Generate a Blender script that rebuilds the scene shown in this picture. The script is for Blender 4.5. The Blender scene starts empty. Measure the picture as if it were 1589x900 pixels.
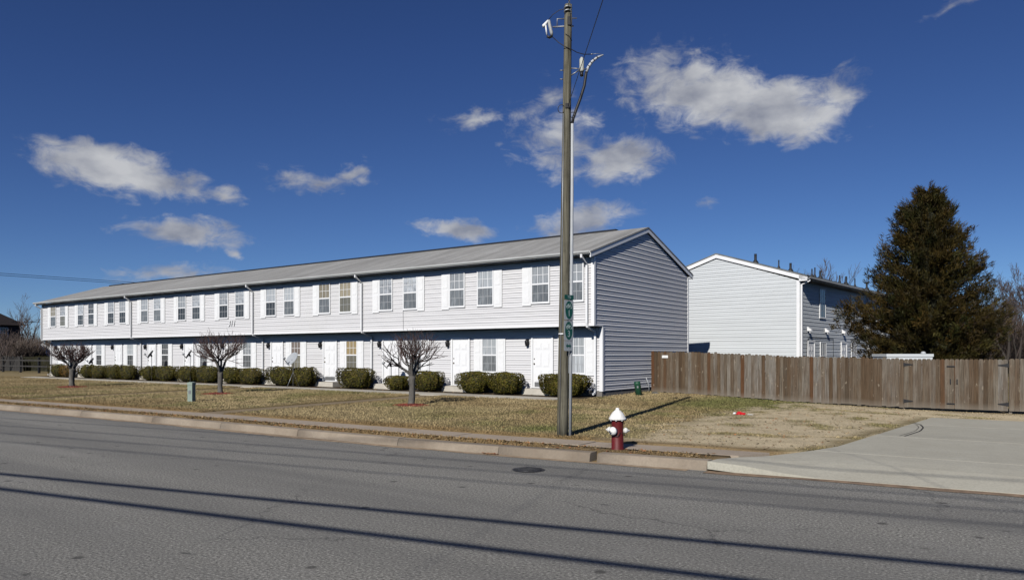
import bpy, math, random
import numpy as np

# ------------------------------------------------------------------ camera, world, sun, exposure
S = bpy.context.scene
COL = S.collection
R = math.radians
rnd = random.Random(7)
rng = np.random.default_rng(11)

cam = bpy.data.cameras.new("camera")
cam.sensor_width = 36.0
cam.lens = 36.0 * 1140 / 1589
cam.shift_y = 100 / 1589
cam.clip_start = 0.1
cam.clip_end = 6000
camo = bpy.data.objects.new("camera", cam)
COL.objects.link(camo)
camo.location = (0, 0, 1.93)
camo.rotation_euler = (R(90), 0, R(35.6))
S.camera = camo
S.view_settings.view_transform = 'Standard'
S.view_settings.look = 'None'
S.view_settings.exposure = 0.0
S.view_settings.gamma = 1.0
S.cycles.max_bounces = 6
S.cycles.diffuse_bounces = 0

SUN_EL = R(33)
SUN_AZ = math.atan2(0.20, -0.98)          # direction towards the sun, clockwise from +Y
sd = (math.sin(SUN_AZ) * math.cos(SUN_EL), math.cos(SUN_AZ) * math.cos(SUN_EL), math.sin(SUN_EL))
sun = bpy.data.lights.new("sun", 'SUN')
sun.energy = 5.0
sun.angle = R(0.5)
sun.color = (1.0, 0.955, 0.89)
suno = bpy.data.objects.new("sun", sun)
COL.objects.link(suno)
from mathutils import Vector, Matrix
suno.rotation_euler = Vector(sd).to_track_quat('Z', 'Y').to_euler()

W = bpy.data.worlds.new("World")
S.world = W
W.use_nodes = True
wt = W.node_tree
wt.nodes.clear()
def wn(t): return wt.nodes.new(t)
sky = wn('ShaderNodeTexSky')
sky.sky_type = 'NISHITA'
sky.sun_disc = False
sky.sun_elevation = SUN_EL
sky.sun_rotation = SUN_AZ
sky.altitude = 0
sky.air_density = 0.6
sky.dust_density = 0.12
sky.ozone_density = 4.0
bg1 = wn('ShaderNodeBackground'); bg1.inputs[1].default_value = 0.07
# a clear, polarised winter sky: the sky texture with more contrast and depth of blue, never brighter than the texture itself
SKS = 0.07
hs = wn('ShaderNodeHueSaturation'); hs.inputs['Saturation'].default_value = 1.04
wt.links.new(sky.outputs[0], hs.inputs['Color'])
def wvec(op, a, b):
    n = wn('ShaderNodeVectorMath'); n.operation = op; wt.links.new(a, n.inputs[0])
    if isinstance(b, tuple): n.inputs[1].default_value = b
    else: wt.links.new(b, n.inputs[1])
    return n.outputs[0]
gam = wn('ShaderNodeGamma'); gam.inputs[1].default_value = 1.15
wt.links.new(wvec('MULTIPLY', hs.outputs[0], (SKS,) * 3), gam.inputs[0])
graded = wvec('MULTIPLY', gam.outputs[0], (.95 / SKS, 1.0 / SKS, 1.25 / SKS))
wt.links.new(wvec('MINIMUM', graded, hs.outputs[0]), bg1.inputs[0])
tc = wn('ShaderNodeTexCoord')
sx = wn('ShaderNodeSeparateXYZ'); wt.links.new(tc.outputs['Generated'], sx.inputs[0])
def wmath(op, a, b=None, c=None, clamp=False):
    m = wn('ShaderNodeMath'); m.operation = op; m.use_clamp = clamp
    for i, v in enumerate((a, b, c)):
        if v is None: continue
        if isinstance(v, (int, float)): m.inputs[i].default_value = v
        else: wt.links.new(v, m.inputs[i])
    return m.outputs[0]
az = wmath('ARCTAN2', sx.outputs[0], sx.outputs[1])
el = wmath('ARCSINE', sx.outputs[2])
ae = wn('ShaderNodeCombineXYZ'); wt.links.new(az, ae.inputs[0]); wt.links.new(el, ae.inputs[1])
# clouds of the sky: centre (azimuth, elevation), half sizes, tilt, density; in degrees
CLOUDS = []
def cl(px, py, hw, hh, tilt, dens):       # tangent offsets (in thousandths) from the view's level axis
    u, v = px / 1140, py / 1140
    a = math.atan(u)
    e = math.atan(v * math.cos(a))
    CLOUDS.append((a - R(35.6), e, hw / 1140 * math.cos(a) ** 2, hh / 1140 * math.cos(a), R(tilt), dens))
cl(-612, 288, 132, 40, -8, 1.0); cl(-560, 274, 98, 29, -10, .95); cl(-455, 245, 40, 15, -6, .55)
cl(-305, 271, 88, 17, -2, .55); cl(-255, 284, 34, 16, 25, .5)
cl(-510, 189, 108, 25, -5, .9); cl(-500, 172, 60, 13, 0, .6); cl(-532, 126, 84, 13, 6, .5); cl(-430, 152, 17, 8, 0, .5)
cl(-58, 361, 50, 15, 6, .62)
cl(76, 335, 76, 54, -15, .56); cl(166, 306, 66, 38, 0, .88); cl(60, 395, 60, 24, 20, .34)
cl(300, 398, 132, 50, -6, .95); cl(285, 430, 56, 40, 0, .7); cl(400, 378, 120, 46, -10, 1.05); cl(500, 408, 56, 30, 20, .6); cl(215, 440, 60, 34, 10, .55); cl(450, 352, 56, 30, 0, .75)
cl(-90, 192, 66, 20, -5, .82); cl(106, 210, 84, 30, 10, .85); cl(298, 228, 20, 8, -10, .28); cl(682, 545, 34, 9, 20, .3)
for a0, e0, w0, h0, d0 in ((75, 22, 9, 3, .9), (110, 15, 12, 2.6, .9), (160, 25, 10, 4, .8), (-120, 18, 11, 3, .9), (-160, 30, 10, 4, .9), (-90, 28, 8, 2.6, .8), (45, 40, 10, 4, .8)):
    CLOUDS.append((R(a0), R(e0), R(w0), R(h0), 0, d0))
nz = wn('ShaderNodeTexNoise'); nz.inputs['Scale'].default_value = 9; nz.inputs['Detail'].default_value = 5; nz.inputs['Roughness'].default_value = .6
st = wn('ShaderNodeVectorMath'); st.operation = 'MULTIPLY'; st.inputs[1].default_value = (1, 1.7, 1)
wt.links.new(ae.outputs[0], st.inputs[0]); wt.links.new(st.outputs[0], nz.inputs['Vector'])
dis = wn('ShaderNodeVectorMath'); dis.operation = 'MULTIPLY_ADD'
dis.inputs[1].default_value = (.075, .05, 0); wt.links.new(nz.outputs['Color'], dis.inputs[0])
off = wn('ShaderNodeVectorMath'); off.operation = 'SUBTRACT'; off.inputs[1].default_value = (.0375, .025, 0)
wt.links.new(ae.outputs[0], off.inputs[0]); wt.links.new(off.outputs[0], dis.inputs[2])
best = None; top = None
for (a0, e0, w0, h0, t0, d0) in CLOUDS:
    mp = wn('ShaderNodeMapping'); mp.vector_type = 'TEXTURE'
    mp.inputs['Location'].default_value = (a0, e0, 0); mp.inputs['Rotation'].default_value = (0, 0, t0); mp.inputs['Scale'].default_value = (w0, h0, 1)
    wt.links.new(dis.outputs[0], mp.inputs[0])
    ln = wn('ShaderNodeVectorMath'); ln.operation = 'LENGTH'; wt.links.new(mp.outputs[0], ln.inputs[0])
    v = wmath('MULTIPLY', wmath('SUBTRACT', 1.12, ln.outputs['Value']), d0)
    best = v if best is None else wmath('SMOOTH_MAX', best, v, .12)
nf = wn('ShaderNodeTexNoise'); nf.inputs['Scale'].default_value = 26; nf.inputs['Detail'].default_value = 9; nf.inputs['Roughness'].default_value = .62; nf.inputs['Distortion'].default_value = .5
wt.links.new(st.outputs[0], nf.inputs['Vector'])
dens = wmath('ADD', best, wmath('MULTIPLY', wmath('SUBTRACT', nf.outputs[0], .52), 1.5))
mr = wn('ShaderNodeMapRange'); mr.interpolation_type = 'SMOOTHSTEP'
mr.inputs[1].default_value = -0.03; mr.inputs[2].default_value = .68
mr.inputs[3].default_value = 0; mr.inputs[4].default_value = .93
wt.links.new(dens, mr.inputs[0])
nb = wn('ShaderNodeTexNoise'); nb.inputs['Scale'].default_value = 15; nb.inputs['Detail'].default_value = 6
up = wn('ShaderNodeVectorMath'); up.operation = 'ADD'; up.inputs[1].default_value = (0.02, -.035, 0.3)
wt.links.new(st.outputs[0], up.inputs[0]); wt.links.new(up.outputs[0], nb.inputs['Vector'])
cr = wn('ShaderNodeValToRGB')
cr.color_ramp.elements[0].position = .34; cr.color_ramp.elements[0].color = (.29, .31, .375, 1)
cr.color_ramp.elements[1].position = .66; cr.color_ramp.elements[1].color = (.63, .64, .66, 1)
wt.links.new(nb.outputs[0], cr.inputs[0])
bg2 = wn('ShaderNodeBackground'); bg2.inputs[1].default_value = .88
wt.links.new(cr.outputs[0], bg2.inputs[0])
mxs = wn('ShaderNodeMixShader'); wt.links.new(mr.outputs[0], mxs.inputs[0])
wt.links.new(bg1.outputs[0], mxs.inputs[1]); wt.links.new(bg2.outputs[0], mxs.inputs[2])
wo = wn('ShaderNodeOutputWorld'); wt.links.new(mxs.outputs[0], wo.inputs[0])

# ------------------------------------------------------------------ helpers: tagging and meshes
def tag(o, label=None, cat=None, group=None, kind=None):
    if label: o['label'] = label
    if cat: o['category'] = cat
    if group: o['group'] = group
    if kind: o['kind'] = kind
    return o
def thing(name, label, cat, loc=(0, 0, 0), rz=0, group=None):
    o = bpy.data.objects.new(name, None); COL.objects.link(o)
    o.location = loc; o.rotation_euler = (0, 0, rz); o.empty_display_size = .2
    return tag(o, label, cat, group)
def link(name, mesh, parent=None, loc=(0, 0, 0), rot=(0, 0, 0), scale=None, kind=None):
    o = bpy.data.objects.new(name, mesh); COL.objects.link(o)
    o.parent = parent; o.location = loc; o.rotation_euler = rot
    if scale: o.scale = scale
    if kind: o['kind'] = kind
    return o
class MB:
    def __init__(s): s.v = []; s.f = []; s.sm = []
    def face(s, pts, sm=False):
        b = len(s.v); s.v += [tuple(p) for p in pts]; s.f.append(tuple(range(b, b + len(pts)))); s.sm.append(sm)
    def box(s, x0, x1, y0, y1, z0, z1):
        b = len(s.v)
        s.v += [(x0, y0, z0), (x1, y0, z0), (x1, y1, z0), (x0, y1, z0), (x0, y0, z1), (x1, y0, z1), (x1, y1, z1), (x0, y1, z1)]
        for q in ((3, 2, 1, 0), (4, 5, 6, 7), (0, 1, 5, 4), (1, 2, 6, 5), (2, 3, 7, 6), (3, 0, 4, 7)):
            s.f.append(tuple(b + i for i in q)); s.sm.append(False)
        return s
    def hexa(s, p):          # 8 points, bottom four then top four
        b = len(s.v); s.v += [tuple(q) for q in p]
        for q in ((3, 2, 1, 0), (4, 5, 6, 7), (0, 1, 5, 4), (1, 2, 6, 5), (2, 3, 7, 6), (3, 0, 4, 7)):
            s.f.append(tuple(b + i for i in q)); s.sm.append(False)
        return s
    def prism(s, poly, d):   # polygon of 3-D points pushed along d
        n = len(poly); b = len(s.v)
        s.v += [tuple(p) for p in poly] + [tuple(p[i] + d[i] for i in range(3)) for p in poly]
        s.f.append(tuple(range(b, b + n))[::-1]); s.sm.append(False)
        s.f.append(tuple(range(b + n, b + 2 * n))); s.sm.append(False)
        for i in range(n):
            j = (i + 1) % n
            s.f.append((b + i, b + j, b + n + j, b + n + i)); s.sm.append(False)
        return s
    def tube(s, pts, rad, n=6, caps=True, sm=True, square=False):
        pts = [Vector(p) for p in pts]
        if not isinstance(rad, (list, tuple)): rad = [rad] * len(pts)
        b = len(s.v); u = None
        for i, p in enumerate(pts):
            t = (pts[min(i + 1, len(pts) - 1)] - pts[max(i - 1, 0)])
            t = t.normalized() if t.length > 1e-9 else Vector((0, 0, 1))
            if u is None:
                u = Vector((1, 0, 0)) if abs(t.x) < .8 else Vector((0, 1, 0))
            u = (u - t * u.dot(t)).normalized(); w = t.cross(u)
            for k in range(n):
                a = 2 * math.pi * (k + (.5 if square else 0)) / n
                q = p + (u * math.cos(a) + w * math.sin(a)) * rad[i]
                s.v.append((q.x, q.y, q.z))
        for i in range(len(pts) - 1):
            for k in range(n):
                k2 = (k + 1) % n
                s.f.append((b + i * n + k, b + i * n + k2, b + (i + 1) * n + k2, b + (i + 1) * n + k)); s.sm.append(sm and not square)
        if caps:
            s.f.append(tuple(b + k for k in range(n))[::-1]); s.sm.append(False)
            e = b + (len(pts) - 1) * n
            s.f.append(tuple(e + k for k in range(n))); s.sm.append(False)
        return s
    def lathe(s, prof, c=(0, 0, 0), axis='z', n=20, sm=True):   # prof: (radius, height)
        b = len(s.v)
        for r, h in prof:
            for k in range(n):
                a = 2 * math.pi * k / n; x, y = r * math.cos(a), r * math.sin(a)
                p = {'z': (x, y, h), 'x': (h, x, y), 'y': (x, h, y)}[axis]
                s.v.append(tuple(p[i] + c[i] for i in range(3)))
        for i in range(len(prof) - 1):
            for k in range(n):
                k2 = (k + 1) % n
                s.f.append((b + i * n + k, b + i * n + k2, b + (i + 1) * n + k2, b + (i + 1) * n + k)); s.sm.append(sm)
        s.f.append(tuple(b + k for k in range(n))[::-1]); s.sm.append(False)
        e = b + (len(prof) - 1) * n
        s.f.append(tuple(e + k for k in range(n))); s.sm.append(False)
        return s
    def mesh(s, name, m):
        me = bpy.data.meshes.new(name); me.from_pydata(s.v, [], s.f)
        me.polygons.foreach_set('use_smooth', s.sm)
        me.materials.append(m); me.update(); return me
    def build(s, name, m, parent=None, loc=(0, 0, 0), rot=(0, 0, 0), kind=None):
        return link(name, s.mesh(name, m), parent, loc, rot, kind=kind)
def npmesh(name, V, F, m, smooth=False, attrs=None):
    V = np.asarray(V, np.float32); F = np.asarray(F, np.int32)
    me = bpy.data.meshes.new(name); k = F.shape[1]
    me.vertices.add(len(V)); me.vertices.foreach_set('co', V.ravel())
    me.loops.add(F.size); me.loops.foreach_set('vertex_index', F.ravel())
    me.polygons.add(len(F)); me.polygons.foreach_set('loop_start', np.arange(0, F.size, k, dtype=np.int32))
    me.polygons.foreach_set('use_smooth', np.full(len(F), smooth))
    me.update(calc_edges=True)
    for nme, arr in (attrs or {}).items():
        a = me.attributes.new(nme, 'FLOAT_COLOR', 'POINT'); a.data.foreach_set('color', np.asarray(arr, np.float32).ravel())
    me.materials.append(m); return me

# ------------------------------------------------------------------ helpers: materials
def newmat(name):
    m = bpy.data.materials.new(name); m.use_nodes = True
    t = m.node_tree; b = t.nodes['Principled BSDF']; return m, t, b
def nd(t, typ, **kw):
    n = t.nodes.new(typ)
    for k, v in kw.items(): n.inputs[k.replace('_', ' ')].default_value = v
    return n
def mixc(t, fac, a, b, mode='MIX'):
    n = t.nodes.new('ShaderNodeMix'); n.data_type = 'RGBA'; n.blend_type = mode
    for idx, v in ((0, fac), (6, a), (7, b)):
        if isinstance(v, (int, float)): n.inputs[idx].default_value = v
        elif isinstance(v, tuple): n.inputs[idx].default_value = (*v, 1) if len(v) == 3 else v
        else: t.links.new(v, n.inputs[idx])
    return n.outputs[2]
def ramp(t, src, stops):
    n = t.nodes.new('ShaderNodeValToRGB'); e = n.color_ramp.elements
    while len(e) < len(stops): e.new(.5)
    for i, (p, c) in enumerate(stops):
        e[i].position = p; e[i].color = (*c, 1) if isinstance(c, tuple) else (c, c, c, 1)
    t.links.new(src, n.inputs[0]); return n.outputs[0]
def noise(t, scale, detail=4, rough=.55, vec=None, dist=0, out=0):
    n = nd(t, 'ShaderNodeTexNoise', Scale=scale, Detail=detail, Roughness=rough, Distortion=dist)
    if vec is not None: t.links.new(vec, n.inputs['Vector'])
    return n.outputs[out]
def pos(t): return t.nodes.new('ShaderNodeNewGeometry').outputs['Position']
def objc(t): return t.nodes.new('ShaderNodeTexCoord').outputs['Object']
def stretch(t, vec, sc):
    n = t.nodes.new('ShaderNodeMapping'); n.inputs['Scale'].default_value = sc; t.links.new(vec, n.inputs[0]); return n.outputs[0]
def bump(t, b, h, strength=.3, dist=.01):
    n = nd(t, 'ShaderNodeBump', Strength=strength, Distance=dist); t.links.new(h, n.inputs['Height']); t.links.new(n.outputs[0], b.inputs['Normal'])
def plain(name, col, rough=.6, var=.12, scale=3, metal=0, spec=.4, bumps=0, bscale=40):
    m, t, b = newmat(name)
    p = objc(t)
    f = noise(t, scale, 5, .6, p)
    d = tuple(c * (1 - var) for c in col); l = tuple(min(1, c * (1 + var)) for c in col)
    t.links.new(ramp(t, f, ((.3, d), (.7, l))), b.inputs['Base Color'])
    b.inputs['Roughness'].default_value = rough; b.inputs['Metallic'].default_value = metal
    b.inputs['Specular IOR Level'].default_value = spec
    if bumps: bump(t, b, noise(t, bscale, 3, .6, p), bumps, .01)
    return m
def m_siding(name, col):
    m, t, b = newmat(name)
    p = pos(t)
    f = noise(t, 1.1, 5, .6, stretch(t, p, (.3, .3, 1.6)))
    g = noise(t, .35, 4, .6, p)
    c = mixc(t, ramp(t, f, ((.35, 0.), (.75, .5))), col, tuple(x * .86 for x in col))
    c = mixc(t, ramp(t, g, ((.52, 0.), (.8, .30))), c, (.55, .55, .50))
    oi = t.nodes.new('ShaderNodeObjectInfo')
    mr_ = nd(t, 'ShaderNodeMapRange'); t.links.new(oi.outputs['Random'], mr_.inputs[0]); mr_.inputs[3].default_value = .95; mr_.inputs[4].default_value = 1.03
    hv = t.nodes.new('ShaderNodeHueSaturation'); t.links.new(mr_.outputs[0], hv.inputs['Value']); t.links.new(c, hv.inputs['Color'])
    t.links.new(hv.outputs[0], b.inputs['Base Color'])
    b.inputs['Roughness'].default_value = .55; b.inputs['Specular IOR Level'].default_value = .3
    bump(t, b, noise(t, 2.2, 3, .5, stretch(t, p, (.5, .5, 4))), .25, .012)
    return m
M = {}
M['vinyl'] = m_siding('vinyl_siding', (.625, .625, .635))
M['vinyl2'] = m_siding('vinyl_siding_grey', (.55, .58, .595))
M['trim'] = plain('white_trim', (.74, .75, .76), .45, .05, 1.2)
M['gutter'] = plain('gutter_metal', (.40, .41, .405), .5, .14, .8)
M['soffit'] = plain('soffit', (.62, .63, .64), .6, .05)
M['shutter'] = plain('white_shutter', (.73, .74, .745), .5, .05, 6)
M['doorwhite'] = plain('white_door_paint', (.75, .76, .77), .4, .03)
M['darkmetal'] = plain('dark_metal', (.022, .022, .024), .45, .2, 12, .3)
M['brass'] = plain('tarnished_brass', (.10, .08, .05), .35, .1, 12, .8)
M['kick'] = plain('kick_plate_metal', (.42, .43, .44), .35, .1, 8, .7)
M['concrete'] = plain('pale_concrete', (.47, .44, .38), .85, .16, 2.5, bumps=.3)
M['found'] = plain('foundation_block', (.16, .15, .14), .9, .25, 3, bumps=.3)
M['galv'] = plain('galvanised_metal', (.24, .25, .255), .45, .12, 10, .6)
M['white_ceramic'] = plain('white_ceramic', (.78, .79, .78), .3, .05)
M['black_rubber'] = plain('black_rubber', (.015, .015, .017), .55, .2, 10)
M['black_vent'] = plain('black_vent_pipe', (.012, .013, .016), .6, .2, 10)
M['grey_pvc'] = plain('grey_conduit', (.40, .42, .44), .5, .1, 4)
M['hood'] = plain('white_vent_hood', (.78, .79, .80), .5, .05)
def pane(name, col, streak, sc):
    m, t, b = newmat(name)
    p = objc(t)
    f = noise(t, 1.0, 4, .6, stretch(t, p, sc))
    oi = t.nodes.new('ShaderNodeObjectInfo'); mr_ = nd(t, 'ShaderNodeMapRange'); t.links.new(oi.outputs['Random'], mr_.inputs[0]); mr_.inputs[3].default_value = .68; mr_.inputs[4].default_value = 1.18
    hv = t.nodes.new('ShaderNodeHueSaturation'); t.links.new(mr_.outputs[0], hv.inputs['Value'])
    t.links.new(ramp(t, f, ((.3, tuple(c * (1 - streak) for c in col)), (.7, tuple(min(1, c * (1 + streak)) for c in col)))), hv.inputs['Color']); t.links.new(hv.outputs[0], b.inputs['Base Color'])
    b.inputs['Roughness'].default_value = .08; b.inputs['Specular IOR Level'].default_value = .55
    return m
M['p_white'] = pane('glass_over_white_blind', (.37, .395, .415), .42, (22, 1, .8))
M['p_lace'] = pane('glass_over_lace_curtain', (.31, .33, .35), .5, (13, 1, 4))
M['p_tan'] = pane('glass_over_tan_curtain', (.30, .265, .19), .35, (18, 1, .8))
M['p_gold'] = pane('glass_over_gold_curtain', (.34, .26, .135), .28, (18, 1, .8))
M['p_dark'] = pane('glass_dark_room', (.055, .058, .06), .6, (7, 1, 2))
M['p_brown'] = pane('glass_over_brown_curtain', (.20, .165, .145), .6, (16, 1, .8))
M['s_grey'] = pane('screened_glass_grey', (.145, .157, .165), .4, (9, 1, 2))
M['s_dark'] = pane('screened_glass_dark', (.055, .06, .064), .5, (6, 1, 2))
M['s_tan'] = pane('screened_glass_tan', (.15, .145, .115), .25, (20, 1, .8))
M['grille_grey'] = plain('screened_grille', (.34, .35, .36), .6, .05)

def m_roof(name, col, dark):
    m, t, b = newmat(name)
    p = pos(t)
    f = noise(t, .5, 6, .65, stretch(t, p, (1.0, .35, 1)))
    g = noise(t, 9, 3, .6, stretch(t, p, (1, 2.5, 2.5)))
    st_ = noise(t, 1.1, 4, .6, stretch(t, p, (2.2, .18, .18)))
    c = mixc(t, ramp(t, f, ((.35, 0.), (.7, .8))), col, dark)
    c = mixc(t, ramp(t, st_, ((.44, 0.), (.72, .7))), c, tuple(x * .6 for x in dark))
    c = mixc(t, ramp(t, noise(t, 3.0, 3, .7, stretch(t, p, (1, 7, 7))), ((.48, 0.), (.66, .35))), c, tuple(x * .6 for x in dark))
    c = mixc(t, ramp(t, g, ((.4, 0.), (.7, .35))), c, tuple(x * .7 for x in col))
    t.links.new(c, b.inputs['Base Color']); b.inputs['Roughness'].default_value = .9; b.inputs['Specular IOR Level'].default_value = .2
    bump(t, b, noise(t, 60, 2, .6, p), .5, .006)
    return m
M['roof'] = m_roof('grey_asphalt_shingles', (.32, .32, .315), (.225, .223, .218))
M['roof2'] = m_roof('grey_asphalt_shingles_far', (.215, .225, .22), (.15, .155, .15))

def m_asphalt():
    m, t, b = newmat('old_asphalt')
    p = pos(t)
    agg = noise(t, 34, 4, .8, p); agg2 = noise(t, 95, 2, .7, p)
    big = noise(t, .22, 5, .6, stretch(t, p, (.35, 1.1, 1))); mid = noise(t, 1.6, 5, .65, p)
    c = ramp(t, agg, ((.36, (.045, .043, .039)), (.46, (.182, .177, .157)), (.56, (.28, .272, .244)), (.68, (.62, .605, .55))))
    c = mixc(t, ramp(t, agg2, ((.30, .55), (.46, 0.))), c, (.05, .05, .05))
    c = mixc(t, ramp(t, big, ((.36, .0), (.68, .42))), c, (.12, .119, .114))
    c = mixc(t, ramp(t, mid, ((.54, .0), (.78, .40))), c, (.25, .245, .23))
    lane = noise(t, 1, 4, .6, stretch(t, p, (.03, .42, 1)))
    c = mixc(t, ramp(t, lane, ((.40, .38), (.54, 0.))), c, (.105, .104, .10))
    pale = noise(t, 1, 5, .65, stretch(t, p, (.10, .55, 1)))
    c = mixc(t, ramp(t, pale, ((.56, 0.), (.74, .38))), c, (.30, .29, .265))
    v2 = t.nodes.new('ShaderNodeTexVoronoi'); v2.inputs['Scale'].default_value = 1.35; t.links.new(p, v2.inputs['Vector'])
    c = mixc(t, ramp(t, v2.outputs['Distance'], ((.055, .75), (.10, 0.))), c, (.045, .043, .04))
    v = t.nodes.new('ShaderNodeTexVoronoi'); v.feature = 'DISTANCE_TO_EDGE'; v.inputs['Scale'].default_value = .30
    wv = t.nodes.new('ShaderNodeVectorMath'); wv.operation = 'MULTIPLY_ADD'; wv.inputs[1].default_value = (.9, .9, 0)
    t.links.new(noise(t, 1.3, 6, .7, p, out=1), wv.inputs[0]); t.links.new(p, wv.inputs[2]); t.links.new(wv.outputs[0], v.inputs['Vector'])
    ck = ramp(t, v.outputs['Distance'], ((0, .9), (.0050, 0.)))
    msk = ramp(t, noise(t, .33, 3, .5, p), ((.50, 0.), (.58, 1.)))
    ml = t.nodes.new('ShaderNodeMath'); ml.operation = 'MULTIPLY'; t.links.new(ck, ml.inputs[0]); t.links.new(msk, ml.inputs[1])
    c = mixc(t, ml.outputs[0], c, (.065, .063, .06))
    blot = ramp(t, noise(t, 3.1, 2, .4, stretch(t, p, (.6, 1.6, 1))), ((.74, 0.), (.79, .7)))
    c = mixc(t, blot, c, (.05, .05, .05))
    t.links.new(c, b.inputs['Base Color']); b.inputs['Roughness'].default_value = .88; b.inputs['Specular IOR Level'].default_value = .3
    bump(t, b, agg, .9, .012)
    return m
M['asphalt'] = m_asphalt()
def m_conc(name, col, tint, amt, streaks=False):
    m, t, b = newmat(name)
    p = pos(t)
    f = noise(t, .8, 6, .65, p); g = noise(t, 26, 4, .7, p); h = noise(t, 3.5, 5, .6, p)
    c = mixc(t, ramp(t, f, ((.35, 0.), (.72, amt))), col, tint)
    c = mixc(t, ramp(t, g, ((.38, .38), (.58, 0.))), c, tuple(x * .6 for x in col))
    c = mixc(t, ramp(t, h, ((.5, 0.), (.8, .30))), c, tuple(x * .72 for x in tint))
    if streaks:
        s_ = noise(t, .55, 4, .6, stretch(t, p, (.16, 1.5, 1)))
        c = mixc(t, ramp(t, s_, ((.55, 0.), (.74, .40))), c, tuple(x * .62 for x in col))
    oi = t.nodes.new('ShaderNodeObjectInfo')
    mr_ = nd(t, 'ShaderNodeMapRange'); t.links.new(oi.outputs['Random'], mr_.inputs[0]); mr_.inputs[3].default_value = .9; mr_.inputs[4].default_value = 1.08
    hv = t.nodes.new('ShaderNodeHueSaturation'); t.links.new(mr_.outputs[0], hv.inputs['Value']); t.links.new(c, hv.inputs['Color'])
    t.links.new(hv.outputs[0], b.inputs['Base Color']); b.inputs['Roughness'].default_value = .9; b.inputs['Specular IOR Level'].default_value = .25
    bump(t, b, g, .45, .008)
    return m
M['kerbc'] = m_conc('kerb_concrete', (.31, .262, .205), (.19, .15, .11), .9)
M['walkc'] = m_conc('sidewalk_concrete', (.37, .31, .245), (.30, .245, .185), .7)
M['pathc'] = m_conc('worn_path_concrete', (.25, .195, .125), (.20, .155, .095), .8)
M['drivec'] = m_conc('driveway_concrete', (.405, .39, .325), (.34, .32, .26), .6, True)
M['frontwalk'] = m_conc('front_walk_concrete', (.47, .445, .385), (.38, .35, .29), .6)

def m_lawn(name):
    m, t, b = newmat(name)
    p = pos(t)
    a = t.nodes.new('ShaderNodeAttribute'); a.attribute_name = 'tint'
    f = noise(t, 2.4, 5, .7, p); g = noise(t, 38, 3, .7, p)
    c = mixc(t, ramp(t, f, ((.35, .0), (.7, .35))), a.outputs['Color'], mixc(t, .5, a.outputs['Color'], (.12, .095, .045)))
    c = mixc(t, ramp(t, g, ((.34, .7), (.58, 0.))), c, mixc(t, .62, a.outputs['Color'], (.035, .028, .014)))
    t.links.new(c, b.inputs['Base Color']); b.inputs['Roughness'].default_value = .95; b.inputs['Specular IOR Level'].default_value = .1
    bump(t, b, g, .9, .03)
    return m
M['lawn'] = m_lawn('dormant_lawn')
def m_attr(name, rough=.85, trans=0):
    m, t, b = newmat(name)
    a = t.nodes.new('ShaderNodeAttribute'); a.attribute_name = 'tint'
    t.links.new(a.outputs['Color'], b.inputs['Base Color']); b.inputs['Roughness'].default_value = rough; b.inputs['Specular IOR Level'].default_value = .15
    return m
M['blade'] = m_attr('dry_grass_blades')
M['leaf'] = m_attr('leaves', .6)
M['chips'] = m_attr('mulch_chips', .9)

def m_wood(name, brown=True):
    m, t, b = newmat(name)
    oc = objc(t)
    oi = t.nodes.new('ShaderNodeObjectInfo')
    add = t.nodes.new('ShaderNodeVectorMath'); add.operation = 'ADD'; t.links.new(oc, add.inputs[0])
    sc_ = t.nodes.new('ShaderNodeVectorMath'); sc_.operation = 'SCALE'; sc_.inputs['Scale'].default_value = 37.
    t.links.new(oi.outputs['Location'], sc_.inputs[0]); t.links.new(sc_.outputs[0], add.inputs[1])
    v = add.outputs[0]
    gr = noise(t, 1.0, 6, .7, stretch(t, v, (42, 42, 1.3)), .8)
    pt = noise(t, 1.0, 4, .6, stretch(t, v, (6, 6, 1.2)))
    kn = noise(t, 1.0, 2, .5, stretch(t, v, (9, 9, 4.5)))
    base = ramp(t, oi.outputs['Random'], ((0., (.060, .041, .025)), (.14, (.185, .158, .122)), (.28, (.095, .060, .033)), (.42, (.215, .192, .158)), (.56, (.125, .088, .054)), (.70, (.235, .218, .190)), (.84, (.10, .073, .047)), (.975, (.115, .050, .021))))
    c = mixc(t, ramp(t, pt, ((.36, .5), (.60, 0.))), base, (.095, .054, .027))
    c = mixc(t, ramp(t, gr, ((.36, .65), (.6, 0.))), c, (.026, .019, .012))
    c = mixc(t, ramp(t, kn, ((.67, 0.), (.75, .6))), c, (.28, .235, .175))
    # bleached, splashed foot of each board
    sp = t.nodes.new('ShaderNodeSeparateXYZ'); t.links.new(oc, sp.inputs[0])
    ad = t.nodes.new('ShaderNodeMath'); ad.operation = 'MULTIPLY_ADD'; t.links.new(gr, ad.inputs[0]); ad.inputs[1].default_value = .22; t.links.new(sp.outputs[2], ad.inputs[2])
    c = mixc(t, ramp(t, ad.outputs[0], ((.10, .55), (.34, 0.))), c, (.20, .175, .14))
    t.links.new(c, b.inputs['Base Color']); b.inputs['Roughness'].default_value = .85; b.inputs['Specular IOR Level'].default_value = .2
    bump(t, b, gr, .6, .006)
    return m
M['picket'] = m_wood('weathered_fence_wood')
def m_bark(name, a_, b_, sc=(14, 14, 2.2), sc2=5):
    m, t, b = newmat(name)
    p = objc(t)
    f = noise(t, 1, 6, .7, stretch(t, p, sc), .6); g = noise(t, sc2, 4, .6, p)
    c = mixc(t, ramp(t, f, ((.35, 0.), (.65, 1.))), a_, b_)
    c = mixc(t, ramp(t, g, ((.5, 0.), (.75, .5))), c, tuple(x * .6 for x in a_))
    t.links.new(c, b.inputs['Base Color']); b.inputs['Roughness'].default_value = .9; b.inputs['Specular IOR Level'].default_value = .15
    bump(t, b, f, .8, .015)
    return m
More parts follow.
